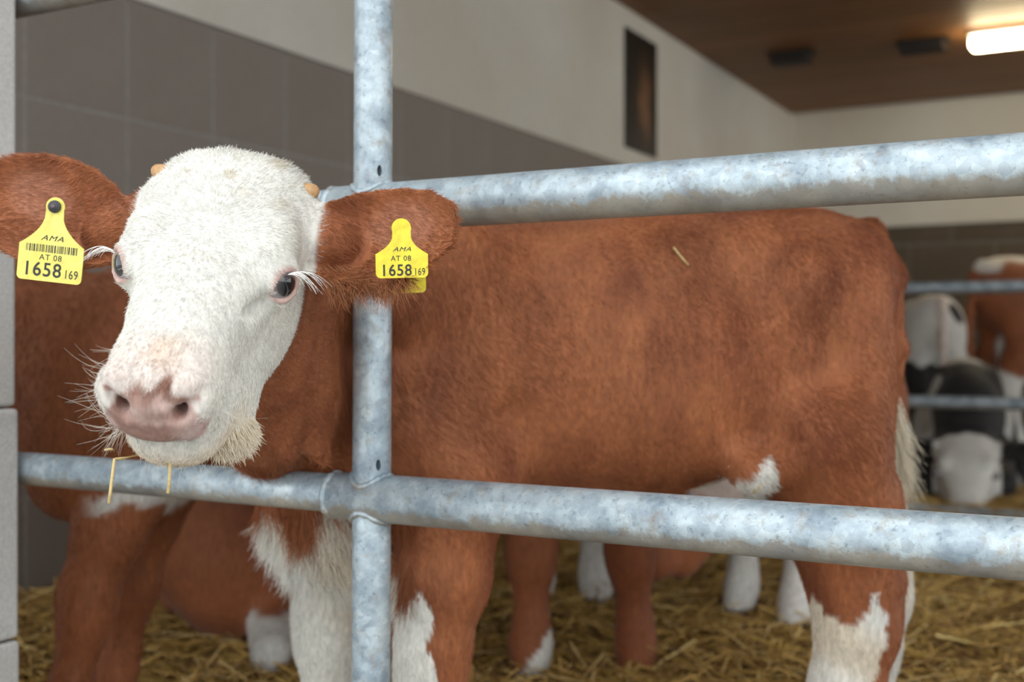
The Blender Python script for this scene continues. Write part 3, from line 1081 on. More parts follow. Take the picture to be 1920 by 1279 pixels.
def coat_main(P, for_hair=False):
    a, d, z = P[:, 0], P[:, 1], P[:, 2]
    n1 = wobble(P, 14, 21, 3)
    n2 = wobble(P * np.array([1, 1, 0.35]), 60, 22, 2)
    col = mixv(BROWN, DKBROWN, np.clip(0.30 + 0.46 * n1 + 0.34 * n2 + 0.30 * wobble(P * np.array([1, 1, 0.22]), 150, 24, 2), 0, 1))
    col = col * (1 + 0.10 * wobble(P, 30, 23, 2))[:, None]
    j = 0.006 * wobble(P, 150, 5)
    pa, pz = a + j, z + 0.006 * wobble(P, 130, 6)
    w = np.zeros(len(P))
    w[in_poly(pa, pz, P_FORE) & (d < 1.53) & (a < 0.1) & (a > -0.2)] = 1
    w[in_poly(pa, pz, P_HIND) & (d < 1.60) & (a > 0.3)] = 1
    w[in_poly(pa, pz, P_BRIS) & (a < -0.13) & (d < 1.62) & (d > 1.34)] = 1
    w[(a < -0.15) & (d > 1.53) & (pz < 0.40)] = 1
    w[(a > 0.3) & (d > 1.60) & (pz < 0.42)] = 1
    w[in_poly(pa, pz, P_FLNK) & (d > 1.40)] = 1
    h, hw = head_masks(P)
    inh = (d < 1.31) & (z > 0.5)
    w = np.where(inh, hw, w)
    # white tuft under the jaw
    jt = np.linalg.norm((P - np.array([-0.243, 1.035, 0.560])) / np.array([0.03, 0.04, 0.032]), axis=1)
    w = np.maximum(w, sstep(1.1, 0.9, jt))
    wh = WHITE * (1 + 0.05 * wobble(P, 40, 31)[:, None])
    dirty = sstep(0.1, 0.9, wobble(P, 18, 33, 2)) * (~inh) * 0.5
    wh = mixv(wh, np.array([0.66, 0.50, 0.30]), dirty)
    stain = sstep(0.0, 0.8, wobble(P, 55, 35, 3)) * inh * 0.55 * sstep(0.028, 0.0, np.abs(h[:, 0])) * sstep(0.10, 0.16, h[:, 1])
    wh = mixv(wh, np.array([0.60, 0.43, 0.25]), stain)
    fleck = sstep(0.25, 0.8, wobble(P, 150, 36, 2)) * inh * 0.40 * sstep(0.075, 0.045, h[:, 1]) * sstep(0.06, 0.04, np.abs(h[:, 0] - 0.01))
    wh = mixv(wh, np.array([0.50, 0.38, 0.22]), fleck)
    col = mixv(col, wh, w)
    hx, hy, hz = h[:, 0], h[:, 1], h[:, 2]
    # chin tinge, pink nose, pink eye rims
    ch = sstep(-0.100, -0.125, hz) * sstep(0.17, 0.22, hy) * inh * 0.5
    col = mixv(col, np.array([0.72, 0.55, 0.35]), ch)
    e = np.sqrt((hx / 0.0365) ** 2 + ((hz + 0.057) / 0.036) ** 2) + 0.16 * wobble(P, 130, 41, 2)
    nose = sstep(1.05, 0.92, e) * sstep(0.262, 0.275, hy) * inh
    nb = sstep(0.05, 0.03, np.abs(hx)) * sstep(0.215, 0.275, hy) * sstep(-0.06, -0.02, hz) * inh * 0.40
    pk = mixv(np.array([0.66, 0.485, 0.435]), np.array([0.33, 0.185, 0.145]), np.clip(0.45 + 1.05 * wobble(P, 95, 43, 3), 0, 1))
    col = mixv(col, np.array([0.80, 0.60, 0.53]), nb)
    col = mixv(col, pk, nose)
    rim = sstep(0.78, 0.92, e) * nose * sstep(-0.15, 0.35, wobble(P, 120, 45, 2)) * sstep(-0.075, -0.055, hz)
    col = mixv(col, np.array([0.27, 0.13, 0.085]), rim * 0.85)
    # nostril lining
    for s in (-1, 1):
        n0, n1_ = np.array([s * 0.019, 0.306, -0.043]), np.array([s * 0.034, 0.293, -0.030])
        tt = np.clip(((h - n0) @ (n1_ - n0)) / ((n1_ - n0) @ (n1_ - n0)), 0, 1)
        q = np.linalg.norm(h - n0 - tt[:, None] * (n1_ - n0), axis=1)
        col = mixv(col, np.array([0.40, 0.22, 0.18]), sstep(0.0, -0.0025, q - 0.0072 + 0.0030 * tt) * inh)
        ed = np.linalg.norm((h - np.array([s * 0.060, 0.126, -0.033]) - eye_basis(s)[0] * 0.018), axis=1) / 0.0195
        col = mixv(col, np.array([0.55, 0.30, 0.25]), sstep(1.05, 0.80, ed) * inh * 0.75)
    mo = (np.abs(hz + 0.0935) < 0.0035) & (hy > 0.236) & (np.abs(hx) < 0.040) & inh
    col[mo] = np.array([0.42, 0.24, 0.19])
    # inside of the ears
    for E_, L_ in ((EAR_A, LA), (EAR_B, LB)):
        q = E_.inv(P)
        m = (q[:, 0] > 0.035) & (q[:, 0] < L_ + 0.01) & (np.abs(q[:, 1]) < 0.07) & (q[:, 2] > -0.02) & (q[:, 2] < 0.07) & inh
        inner = sstep(0.035, 0.02, np.linalg.norm((q - np.array([L_ * 0.62, 0.012, 0.02])) * np.array([0.8, 1.2, 0.6]), axis=1)) * m
        col = mixv(col, np.array([0.44, 0.19, 0.11]), inner * 0.7)
    hoof = sstep(0.052, 0.046, z)
    col = mixv(col, np.array([0.05, 0.04, 0.03]), hoof)
    return np.clip(col, 0.005, 0.95), w


calf = empty('calf', c2w(*BASE), PHI)
tag(calf, 'brown calf with white face and yellow ear tags, head out between the gate pipes', 'calf')
cv_, wv_ = coat_main(V)
# fine lumps of the coat
body = build_mesh('body', V - BASE, Q, cv_, M['coat'], calf)


def flow_main(P, Nn):
    a, d, z = P[:, 0], P[:, 1], P[:, 2]
    g = np.tile(np.array([0.45, 0.0, -0.9]), (len(P), 1))
    g[:, 0] += 0.55 * wobble(P, 16, 51, 2)
    g[:, 2] += 0.40 * wobble(P, 16, 52, 2)
    g[:, 1] += 0.25 * wobble(P, 16, 53, 2)
    lg = sstep(0.46, 0.38, z)[:, None]
    g = g * (1 - lg) + np.array([0.12, 0.0, -1.0]) * lg
    h = HF.inv(P)
    inh = (d < 1.27) & (z > 0.5)
    v = np.stack([h[:, 0] * 1.3, (h[:, 1] - WHORL[1]), h[:, 2] * 0.4 - 0.02], 1)
    v = v + 0.012 * np.stack([wobble(P, 90, 61), wobble(P, 90, 62), wobble(P, 90, 63)], 1)
    gh = nrm(v) @ HB.T
    g = np.where(inh[:, None], gh, g)
    for E_, L_ in ((EAR_A, LA), (EAR_B, LB)):
        q = E_.inv(P)
        m = inh & (np.abs(h[:, 0]) > 0.088)
        m = m & (q[:, 0] > 0.0) & (q[:, 0] < L_ + 0.02) & (np.abs(q[:, 1]) < 0.08)
        ge = E_.B[:, 0] + (-0.5 * E_.B[:, 1])
        g[m] = ge + 0.3 * np.stack([wobble(P[m], 60, 71), wobble(P[m], 60, 72), wobble(P[m], 60, 73)], 1)
    g = g - Nn * (g * Nn).sum(1, keepdims=True)
    return nrm(g)


def visible_weight(Cn, Nn):
    """only the flanks that can be seen from the walkway side need fur"""
    view = nrm(np.array([0.0, 0.0, CAM_H]) - Cn)
    f = (Nn * view).sum(1)
    w = sstep(-0.45, -0.1, f)
    return w


def w_body(Cn, Nn):
    h = HF.inv(Cn)
    inh = (Cn[:, 1] < 1.27) & (Cn[:, 2] > 0.5)
    w = visible_weight(Cn, Nn) * np.where(inh, 0, 1.0)
    w *= np.where(Cn[:, 2] < 0.16, 0.25, 1.0)
    return w


def w_head(Cn, Nn):
    h = HF.inv(Cn)
    inh = (Cn[:, 1] < 1.29) & (Cn[:, 2] > 0.5)
    w = visible_weight(Cn, Nn) * np.where(inh, 1.0, 0)
    nose = (np.sqrt((h[:, 0] / 0.038) ** 2 + ((h[:, 2] + 0.057) / 0.033) ** 2) < 1) & (h[:, 1] > 0.265)
    w[nose] *= 0.03
    mouth = (np.abs(h[:, 2] + 0.0935) < 0.004) & (h[:, 1] > 0.240) & (np.abs(h[:, 0]) < 0.038)
    w[mouth] = 0
    for s in (-1, 1):
        e = np.linalg.norm(h - np.array([s * 0.060, 0.126, -0.033]) - eye_basis(s)[0] * 0.020, axis=1) < 0.0195
        w[e] = 0
        nn = np.linalg.norm((h - np.array([s * 0.029, 0.297, -0.034])) / np.array([0.014, 0.018, 0.016]), axis=1) < 1
        w[nn] = 0
    return w


def fur(name, n, wf, lfun, rad, lift, curl, seed, bright=1.0):
    P, Nn = sample_surface(V, Q, NV, n, wf, seed)
    g = flow_main(P, Nn)
    c, w = coat_main(P)
    r = np.random.default_rng(seed + 1)
    c = c * (r.uniform(0.72, 1.22, (n, 1))) * bright
    L_ = lfun(P, w) * r.uniform(0.65, 1.15, n)
    lf = lift(P, w) if callable(lift) else np.full(n, lift)
    dr = nrm(g * np.cos(lf)[:, None] + Nn * np.sin(lf)[:, None])
    return hair_obj(name, P - BASE - Nn * 0.0005, dr, Nn, L_, np.full(n, rad), np.clip(c, 0.003, 0.95), calf, curl,
                    4, -Nn * 0.10, seed + 2)


fur('body_fur', 190000, w_body, lambda P, w: 0.010 + 0.003 * np.clip(wobble(P, 12, 81), -1, 1) + 0.009 * sstep(1.42, 1.34, P[:, 1]) * sstep(-0.10, -0.16, P[:, 0]), 0.00030,
    lambda P, w: 0.20 + 0.12 * np.clip(wobble(P, 25, 82), -1, 1), 0.20, 100)
fur('head_fur', 110000, w_head, lambda P, w: 0.0062 + 0.006 * sstep(0.03, -0.03, HF.inv(P)[:, 1]) * w * (0.7 + 0.6 * np.clip(wobble(P, 110, 83), -1, 1)) + 0.003 * (1 - w), 0.00026,
    lambda P, w: 0.22 + 0.30 * sstep(0.03, -0.03, HF.inv(P)[:, 1]) * w * (0.6 + 0.8 * np.clip(wobble(P, 90, 84), -1, 1)), 0.22, 200)


def clump(name, n, wf, length, rad, gdir, lift, curl, seed, colr=None, npts=5, bright=1.0):
    P, Nn = sample_surface(V, Q, NV, n, wf, seed)
    r = np.random.default_rng(seed + 1)
    g = np.tile(nrm(np.asarray(gdir, float)), (n, 1))
    if colr is None:
        c, _ = coat_main(P)
    else:
        c = np.tile(np.asarray(colr, float), (n, 1))
    c = c * r.uniform(0.8, 1.15, (n, 1)) * bright
    dr = nrm(g + Nn * lift)
    # locks: neighbours lean the same way
    lk = np.stack([wobble(P, 110, seed + 3), wobble(P, 110, seed + 4), wobble(P, 110, seed + 5)], 1)
    dr = nrm(dr + 0.35 * lk)
    return hair_obj(name, P - BASE, dr, Nn, length * r.uniform(0.6, 1.15, n), np.full(n, rad), np.clip(c, 0, 0.95), calf, curl, npts, None, seed + 6)


# long hair: brisket, poll, ear rims, jaw tuft
clump('brisket_hair', 9000, lambda C, n_: ((C[:, 0] < -0.12) & (C[:, 0] > -0.34) & (C[:, 2] < 0.45) & (C[:, 2] > 0.33) & (C[:, 1] < 1.60) & (C[:, 1] > 1.34)) * 1.0 * visible_weight(C, n_),
      0.038, 0.00032, (0.25, -0.1, -1), 0.35, 0.25, 300)
clump('ear_hair', 2600, lambda C, n_: ((EAR_A.inv(C)[:, 0] > 0.02) & (EAR_A.inv(C)[:, 0] < 0.105) & (EAR_A.inv(C)[:, 1] < -0.022) & (EAR_A.inv(C)[:, 1] > -0.07) & (np.abs(EAR_A.inv(C)[:, 2]) < 0.06)) * 1.0,
      0.026, 0.00026, (0.55, -0.35, -0.75), 0.3, 0.35, 340, (0.40, 0.16, 0.07))
clump('jaw_tuft', 1300, lambda C, n_: (np.linalg.norm((C - np.array([-0.243, 1.035, 0.560])) / np.array([0.024, 0.03, 0.026]), axis=1) < 1) * 1.0,
      0.013, 0.00030, (0.12, 0.1, -1), 0.12, 0.25, 360, WHITE * np.array([1.1, 1.0, .85]))

# tail switch
r = np.random.default_rng(5)
n = 2600
t = r.random(n)
root = np.stack([0.514 + r.normal(0, 0.006, n), 1.585 + r.normal(0, 0.006, n), 0.575 - 0.075 * t], 1)
dr = nrm(np.stack([r.normal(0.10, 0.15, n), r.normal(-0.05, 0.14, n), -np.ones(n)], 1))
hair_obj('tail_switch', root - BASE, dr, dr, r.uniform(0.05, 0.085, n), np.full(n, 0.00045), np.clip(np.array([0.74, 0.66, 0.50]) * r.uniform(0.75, 1.15, (n, 1)), 0, 1), calf, 0.22, 6, None, 7)

# eyes
def eye_mat():
    m, nt, b = new_mat('calf_eye')
    tc = N(nt, 'ShaderNodeTexCoord')
    sp = N(nt, 'ShaderNodeSeparateXYZ')
    nt.links.new(tc.outputs['Object'], sp.inputs[0])
    # z axis of the eye object looks out; pupil is a wide dark oval, iris dark brown, pale blue-grey rim
    mp = N(nt, 'ShaderNodeMapping')
    mp.inputs['Scale'].default_value = (1.0, 1.15, 0.0)
    nt.links.new(tc.outputs['Object'], mp.inputs['Vector'])
    ln = N(nt, 'ShaderNodeVectorMath', operation='LENGTH')
    nt.links.new(mp.outputs[0], ln.inputs[0])
    ml = N(nt, 'ShaderNodeMath', operation='MULTIPLY')
    nt.links.new(ln.outputs['Value'], ml.inputs[0])
    ml.inputs[1].default_value = 50.0
    r_ = ramp(nt, ml.outputs[0], [(0.0, (0.006, 0.008, 0.012)), (0.36, (0.008, 0.009, 0.013)), (0.42, (0.030, 0.024, 0.024)), (0.52, (0.05, 0.04, 0.04)), (0.58, (0.22, 0.20, 0.21)), (0.75, (0.34, 0.30, 0.30))])
    nt.links.new(r_.outputs[0], b.inputs['Base Color'])
    b.inputs['Roughness'].default_value = 0.06
    b.inputs['Coat Weight'].default_value = 1.0
    b.inputs['Coat Roughness'].default_value = 0.02
    return m


EM = eye_mat()
for s in (-1, 1):
    c = HF.to((s * 0.0600, 0.126, -0.0330))
    look = nrm(HB @ eye_basis(s)[0] + np.array([0.10, -0.10, -0.05]))
    bm = bmesh.new()
    bmesh.ops.create_uvsphere(bm, u_segments=40, v_segments=28, radius=0.0194)
    o = bm_obj('eye', bm, EM, calf, True)
    q = Vector(look).to_track_quat('Z', 'Y')
    o.rotation_mode = 'QUATERNION'
    o.rotation_quaternion = q
    o.location = Vector(c - BASE)
    o['label'] = 'dark glossy eye'

# lashes, horn buds
for s in (-1, 1):
    n = 20
    r = np.random.default_rng(40 + s)
    t = r.uniform(-0.95, -0.1, n)
    en, e1, e2 = eye_basis(s)
    loc = np.array((s * 0.060, 0.126, -0.033)) + en * 0.0205 + np.outer(t, e1) * 0.0150 + np.outer(np.sqrt(1 - t * t), e2) * 0.0122
    rt = HF.to(loc)
    dl = en * 0.8 + np.outer(t, e1) * 0.3 - e1 * 0.55 + e2 * 0.10 + r.normal(0, 0.06, (n, 3))
    hair_obj('eyelash', rt - BASE, nrm(dl @ HB.T), dl, r.uniform(0.014, 0.030, n), np.full(n, 0.00026), np.tile([0.85, 0.83, 0.78], (n, 1)), calf, 0.12, 5, np.array([[0, 0, -0.75]]), 44 + s)
    # pale tuft of long hair beside the eye
    bd = HF.to((s * 0.072, 0.004, -0.012))
    ax = nrm(HB @ np.array([s * 0.95, -0.15, 0.25]))
    p0, p1 = bd - BASE - ax * 0.018, bd - BASE + ax * 0.010
    lathe('horn_bud', p0, p1, [(0, 0.0105), (0.012, 0.0092), (0.019, 0.0075), (0.0235, 0.0052), (0.0255, 0.002)], mottled('horn_%s' % ('r' if s < 0 else 'l'), (0.45, 0.24, 0.10), (0.62, 0.38, 0.18), 90, 0.6, fine=400), calf, 20)

# whiskers on the muzzle
n = 100
r = np.random.default_rng(77)
sx = np.where(r.random(n) < 0.78, -1, 1)
loc = np.stack([sx * r.uniform(0.030, 0.044, n), r.uniform(0.235, 0.285, n), r.uniform(-0.105, -0.035, n)], 1)
dl = np.stack([sx * r.uniform(0.6, 1.0, n), r.uniform(-0.15, 0.5, n), r.uniform(-0.8, 0.35, n)], 1)
hair_obj('whisker', HF.to(loc) - BASE, nrm(dl @ HB.T), dl, r.uniform(0.012, 0.040, n), np.full(n, 0.00013), np.tile([0.78, 0.72, 0.62], (n, 1)), calf, 0.35, 7, np.array([[0, 0, 0.15]]), 78)
n = 40
loc = np.stack([r.uniform(-0.03, 0.03, n), r.uniform(0.225, 0.262, n), np.full(n, -0.136)], 1)
dl = np.stack([r.normal(0, 0.3, n), r.uniform(0, 0.5, n), -np.ones(n)], 1)
hair_obj('whisker', HF.to(loc) - BASE, nrm(dl @ HB.T), dl, r.uniform(0.010, 0.026, n), np.full(n, 0.00014), np.tile([0.78, 0.72, 0.62], (n, 1)), calf, 0.3, 6, None, 79)


# low whiskers reaching down past the lip
n = 26
tgt = np.array(px(204, 843, 0.968)) + r.normal(0, 1, (n, 3)) * np.array([0.006, 0.006, 0.003])
rt = HF.to(np.stack([-r.uniform(0.026, 0.038, n), r.uniform(0.248, 0.272, n), r.uniform(-0.098, -0.075, n)], 1))
vv = tgt - rt
hair_obj('whisker', rt - BASE, nrm(vv), vv, np.linalg.norm(vv, axis=1) * r.uniform(0.9, 1.25, n), np.full(n, 0.00013), np.tile([0.78, 0.72, 0.62], (n, 1)), calf, 0.08, 6, None, 80)


# ------------------------------------------------------------------ ear tags
def text_mesh(name, body_txt, size, mat, parent, loc, shear=0.0, xs=1.0, bold=0.0):
    c = bpy.data.curves.new(name, 'FONT')
    c.body = body_txt
    c.size = size
    c.align_x = 'CENTER'
    c.align_y = 'CENTER'
    c.extrude = 0.00012
    c.shear = shear
    c.offset = bold
    c.space_character = 1.12
    o = bpy.data.objects.new(name, c)
    COL.objects.link(o)
    bpy.context.view_layer.update()
    me = bpy.data.meshes.new_from_object(o.evaluated_get(bpy.context.evaluated_depsgraph_get()))
    bpy.data.objects.remove(o)
    bpy.data.curves.remove(c)
    me.materials.clear()
    me.materials.append(mat)
    t = bpy.data.objects.new(name, me)
    link(t, parent)
    t.location = loc
    t.scale = (xs, 1, 1)
    return t


def tag_outline(w, h, neck, kr):
    """bottle-shaped flag tag: x right, y up, origin at the pin hole"""
    pts = []
    hw = w / 2
    yb, ysh = -h, -h * 0.52
    cr = 0.0045

    def arc(cx, cy, r_, a0, a1, n=6):
        for i in range(n + 1):
            a = math.radians(a0 + (a1 - a0) * i / n)
            pts.append((cx + r_ * math.cos(a), cy + r_ * math.sin(a)))
    arc(0, 0, kr, -20, 200, 14)
    for i in range(1, 9):                       # left flare
        t = i / 8
        pts.append((-(neck + (hw - neck) * t ** 1.6), -kr * 0.6 + (ysh + kr * 0.6) * t ** 0.75))
    arc(-hw + cr, yb + cr, cr, 180, 270)
    arc(hw - cr, yb + cr, cr, 270, 360)
    for i in range(8, 0, -1):
        t = i / 8
        pts.append(((neck + (hw - neck) * t ** 1.6), -kr * 0.6 + (ysh + kr * 0.6) * t ** 0.75))
    return pts


def tag_blade(name, w, h, mat, parent, th=0.0016, neck=0.0080, kr=0.0088):
    pts = tag_outline(w, h, neck, kr)
    bm = bmesh.new()
    vsb = [bm.verts.new((x, y, 0)) for x, y in pts]
    f = bm.faces.new(vsb)
    if f.normal.z < 0:
        f.normal_flip()
    ex = bmesh.ops.extrude_face_region(bm, geom=[f])
    bmesh.ops.translate(bm, vec=(0, 0, th), verts=[v for v in ex['geom'] if isinstance(v, bmesh.types.BMVert)])
    bmesh.ops.recalc_face_normals(bm, faces=bm.faces)
    return bm_obj(name, bm, mat, parent)


def make_tag(pin, roll, mat, w, h, label, code=True, back=False, tilt=(0, 0)):
    """pin: camera-frame position of the pin; blade hangs below it, face to the walkway"""
    e = bpy.data.objects.new('ear_tag', None)
    e.empty_display_size = 0.02
    link(e, calf)
    e.location = Vector(np.asarray(pin) - BASE)
    # local x = right, y = up, z = toward the walkway
    Bm = Matrix(((1, 0, 0), (0, 0, -1), (0, 1, 0))).to_4x4()
    e.rotation_mode = 'QUATERNION'
    mrot = Matrix.Rotation(math.radians(tilt[1]), 4, 'Z') @ Bm @ Matrix.Rotation(math.radians(roll), 4, 'Z') @ Matrix.Rotation(math.radians(tilt[0]), 4, 'X')
    e.rotation_quaternion = mrot.to_quaternion()
    e['label'] = label
    tag_blade('tag_blade', w, h, mat, e)
    z = 0.0017
    if not back and code:
        bm = bmesh.new()
        bmesh.ops.create_cone(bm, cap_ends=True, segments=28, radius1=0.0062, radius2=0.0054, depth=0.0045)
        bmesh.ops.bevel(bm, geom=[ed for ed in bm.edges if ed.calc_face_angle(0) > 0.8], offset=0.0012, segments=3, affect='EDGES')
        b_ = bm_obj('tag_button', bm, M['button'], e, True)
        b_.location = (0, 0, 0.004)
        bm = bmesh.new()
        bmesh.ops.create_cone(bm, cap_ends=True, segments=20, radius1=0.0022, radius2=0.0018, depth=0.002)
        b2 = bm_obj('button_tip', bm, simple('button_tip', (0.12, 0.10, 0.10), 0.4), e, True)
        b2.location = (0, 0, 0.0068)
    if not back:
        text_mesh('maker_mark', 'AMA', w * 0.115, M['ink'], e, (0, -h * 0.425, z), 0.35, 1.35, 0.0)
        if code:
            xs_, x0 = [], -w * 0.39
            rb = random.Random(4)
            vsb, fs = [], []
            xx = x0
            while xx < w * 0.39:
                bw = rb.choice((0.0005, 0.0005, 0.0009, 0.0013))
                i0 = len(vsb)
                y0, y1 = -h * 0.615, -h * 0.515
                vsb += [(xx, y0, z), (xx + bw, y0, z), (xx + bw, y1, z), (xx, y1, z)]
                fs.append((i0, i0 + 1, i0 + 2, i0 + 3))
                xx += bw + rb.choice((0.0005, 0.0008, 0.0012))
            mesh_obj('barcode', vsb, fs, M['ink'], e)
            text_mesh('country_code', 'AT 08', w * 0.125, M['ink'], e, (0, -h * 0.685, z), 0, 1.0)
        else:
            text_mesh('country_code', 'AT 08', w * 0.14, M['ink'], e, (-w * 0.02, -h * 0.61, z), 0, 1.0)
        text_mesh('number', '1658', w * 0.30, M['ink'], e, (-w * 0.115, -h * 0.855, z), 0, 0.92, 0.0002)
        text_mesh('number', '169', w * 0.19, M['ink'], e, (w * 0.335, -h * 0.885, z), 0, 0.72, 0.0)
    return e


DT = 1.080
make_tag(px(105, 388, DT), -6.5, M['tag_pale'], 122 / F_PX * DT, 141 / F_PX * DT, 'pale yellow ear tag with black number and barcode', True, tilt=(3, 0))
DT2 = 1.043
make_tag(px(752, 428, DT2), 2.0, M['tag'], 100 / F_PX * DT2, 93 / F_PX * DT2, 'bright yellow ear tag half hidden in the ear hair', False, tilt=(4, 18))
make_tag(px(748, 452, 1.140), 2.0, M['tag'], 96 / F_PX * 1.140, 98 / F_PX * 1.140, 'bright yellow rear half of the ear tag behind the ear', False, True, tilt=(0, 0))


# ------------------------------------------------------------------ straw things near the calf
def straw_stalk(name, pts, r, label, group=None):
    """bent stalk through camera-frame points"""
    W = [c2w(*p) for p in pts]
    o0 = W[0].copy()
    n = 8
    vs_, fs = [], []
    for i, p in enumerate(W):
        t = (W[min(i + 1, len(W) - 1)] - W[max(i - 1, 0)]).normalized()
        u = t.cross(Vector((0.3, 0.9, 0.2))).normalized()
        v = t.cross(u)
        for j in range(n):
            an = 2 * math.pi * j / n
            vs_.append(p - o0 + u * r * math.cos(an) + v * r * 0.6 * math.sin(an))
    for i in range(len(W) - 1):
        for j in range(n):
            k = (j + 1) % n
            fs.append((i * n + j, i * n + k, (i + 1) * n + k, (i + 1) * n + j))
    fs.append(tuple(range(n - 1, -1, -1)))
    fs.append(tuple(range((len(W) - 1) * n, len(W) * n)))
    o = mesh_obj(name, vs_, fs, M['straw'], None, True)
    o.location = o0
    return tag(o, label, 'straw', group)


DM = 0.968
straw_stalk('straw_stalk', [px(215, 860, DM), px(209, 905, DM), px(204, 944, DM)], 0.0019, 'long pale straw hanging from the calf muzzle')
straw_stalk('straw_stalk', [px(216, 861, DM), px(234, 859, DM), px(258, 853, DM + 0.01)], 0.0012, 'short straw sticking out sideways under the calf lip')
straw_stalk('straw_stalk', [px(319, 866, 0.954), px(318, 895, 0.954), px(315, 925, 0.954)], 0.0019, 'short straw hanging below the calf chin')
straw_stalk('straw_stalk', [px(196, 844, DM), px(206, 842, DM), px(212, 843, DM)], 0.0010, 'tiny straw bit caught in the calf whiskers')
straw_stalk('straw_stalk', [px(1263, 464, 1.447), px(1277, 482, 1.444), px(1291, 498, 1.441)], 0.0014, 'straw bit lying on the brown flank of the calf')
straw_stalk('straw_stalk', [px(1366, 875, 1.43), px(1424, 884, 1.41), px(1430, 888, 1.41), px(1425, 912, 1.41), px(1410, 926, 1.42)], 0.0013, 'bent straw stuck in front of the calf thigh')


# ------------------------------------------------------------------ the other cattle
def leg_front(S, x, y, k=0.03, s=1.0, dy=0.0, foot=None, wide=0.0):
    S.chain([(x * 0.95, y + 0.01, 0.55, 0.082), (x, y - 0.03, 0.475, 0.064), (x + wide * 0.4, y + dy * 0.4, 0.36, 0.052), (x + wide * 0.7, y + dy * 0.7, 0.275, 0.043),
             (x + wide * 0.75, y + dy * 0.75, 0.235, 0.039), (x + wide, y + dy, 0.12, 0.029), (x + wide, y + dy + 0.012, 0.085, 0.033), (x + wide, y + dy + 0.038, 0.035, 0.034)], k=k)


def leg_hind(S, x, y, k=0.03, dy=0.0):
    S.ell((x * 0.9, y + 0.04, 0.60), (0.06, 0.10, 0.17), k=0.05)
    S.chain([(x, y + 0.06, 0.50, 0.080), (x, y + 0.0, 0.40, 0.062), (x, y - 0.045 + dy * .5, 0.32, 0.045), (x, y - 0.045 + dy * .7, 0.27, 0.043),
             (x, y - 0.015 + dy, 0.12, 0.032), (x, y + dy, 0.085, 0.035), (x, y + 0.03 + dy, 0.035, 0.036)], k=k)


def std_body(S, front=((-0.075, 0.22), (0.075, 0.22)), hind=((-0.085, -0.30), (0.085, -0.30)), lying=False, legargs=None):
    dz = -0.315 if lying else 0.0
    fr = Fr((0, 0, dz))
    S.loft([-0.43, -0.40, -0.34, -0.25, -0.15, -0.05, 0.05, 0.15, 0.25, 0.32, 0.38, 0.41],
           [0.755, 0.80, 0.825, 0.83, 0.82, 0.815, 0.815, 0.82, 0.815, 0.77, 0.68, 0.62],
           [0.66, 0.60, 0.54, 0.48, 0.445, 0.435, 0.435, 0.44, 0.44, 0.44, 0.47, 0.50],
           [0.04, 0.085, 0.12, 0.14, 0.15, 0.15, 0.145, 0.135, 0.118, 0.10, 0.07, 0.035], n=2.25, k=0.04, fr=fr, egg=-0.08)
    S.ell((0, 0.33, 0.47 + dz), (0.08, 0.08, 0.09), k=0.05)
    for s in (-1, 1):
        S.ell((s * 0.09, 0.17, 0.65 + dz), (0.045, 0.085, 0.15), k=0.05)
    if not lying:
        for i, (x, y) in enumerate(front):
            leg_front(S, x, y, **((legargs or {}).get('f%d' % i, {})))
        for i, (x, y) in enumerate(hind):
            leg_hind(S, x, y, **((legargs or {}).get('h%d' % i, {})))
        S.chain([(0, -0.40, 0.79, 0.025), (0, -0.435, 0.74, 0.02), (0.0, -0.45, 0.60, 0.014), (0.0, -0.455, 0.46, 0.014), (0.0, -0.455, 0.36, 0.026), (0.0, -0.455, 0.28, 0.016)], k=0.02)
    else:
        for s in (-1, 1):
            S.ell((s * 0.13, -0.22, 0.20), (0.075, 0.15, 0.15), k=0.05)
            S.chain([(s * 0.17, -0.10, 0.13, 0.065), (s * 0.20, 0.02, 0.075, 0.05), (s * 0.20, -0.14, 0.055, 0.04), (s * 0.20, -0.02, 0.045, 0.032), (s * 0.20, 0.06, 0.035, 0.034)], k=0.03)
            S.chain([(s * 0.10, 0.24, 0.17, 0.07), (s * 0.12, 0.40, 0.085, 0.046), (s * 0.12, 0.44, 0.065, 0.042), (s * 0.11, 0.30, 0.045, 0.032), (s * 0.11, 0.24, 0.035, 0.034)], k=0.03)
        S.ell((0, -0.32, 0.17), (0.165, 0.12, 0.17), k=0.06)
        S.chain([(0.05, -0.30, 0.08, 0.055), (0.085, -0.42, 0.055, 0.038), (0.097, -0.46, 0.045, 0.033), (0.11, -0.51, 0.038, 0.036)], k=0.03)
        S.chain([(0, -0.38, 0.46, 0.025), (0.03, -0.41, 0.38, 0.02), (0.04, -0.395, 0.26, 0.014)], k=0.03)


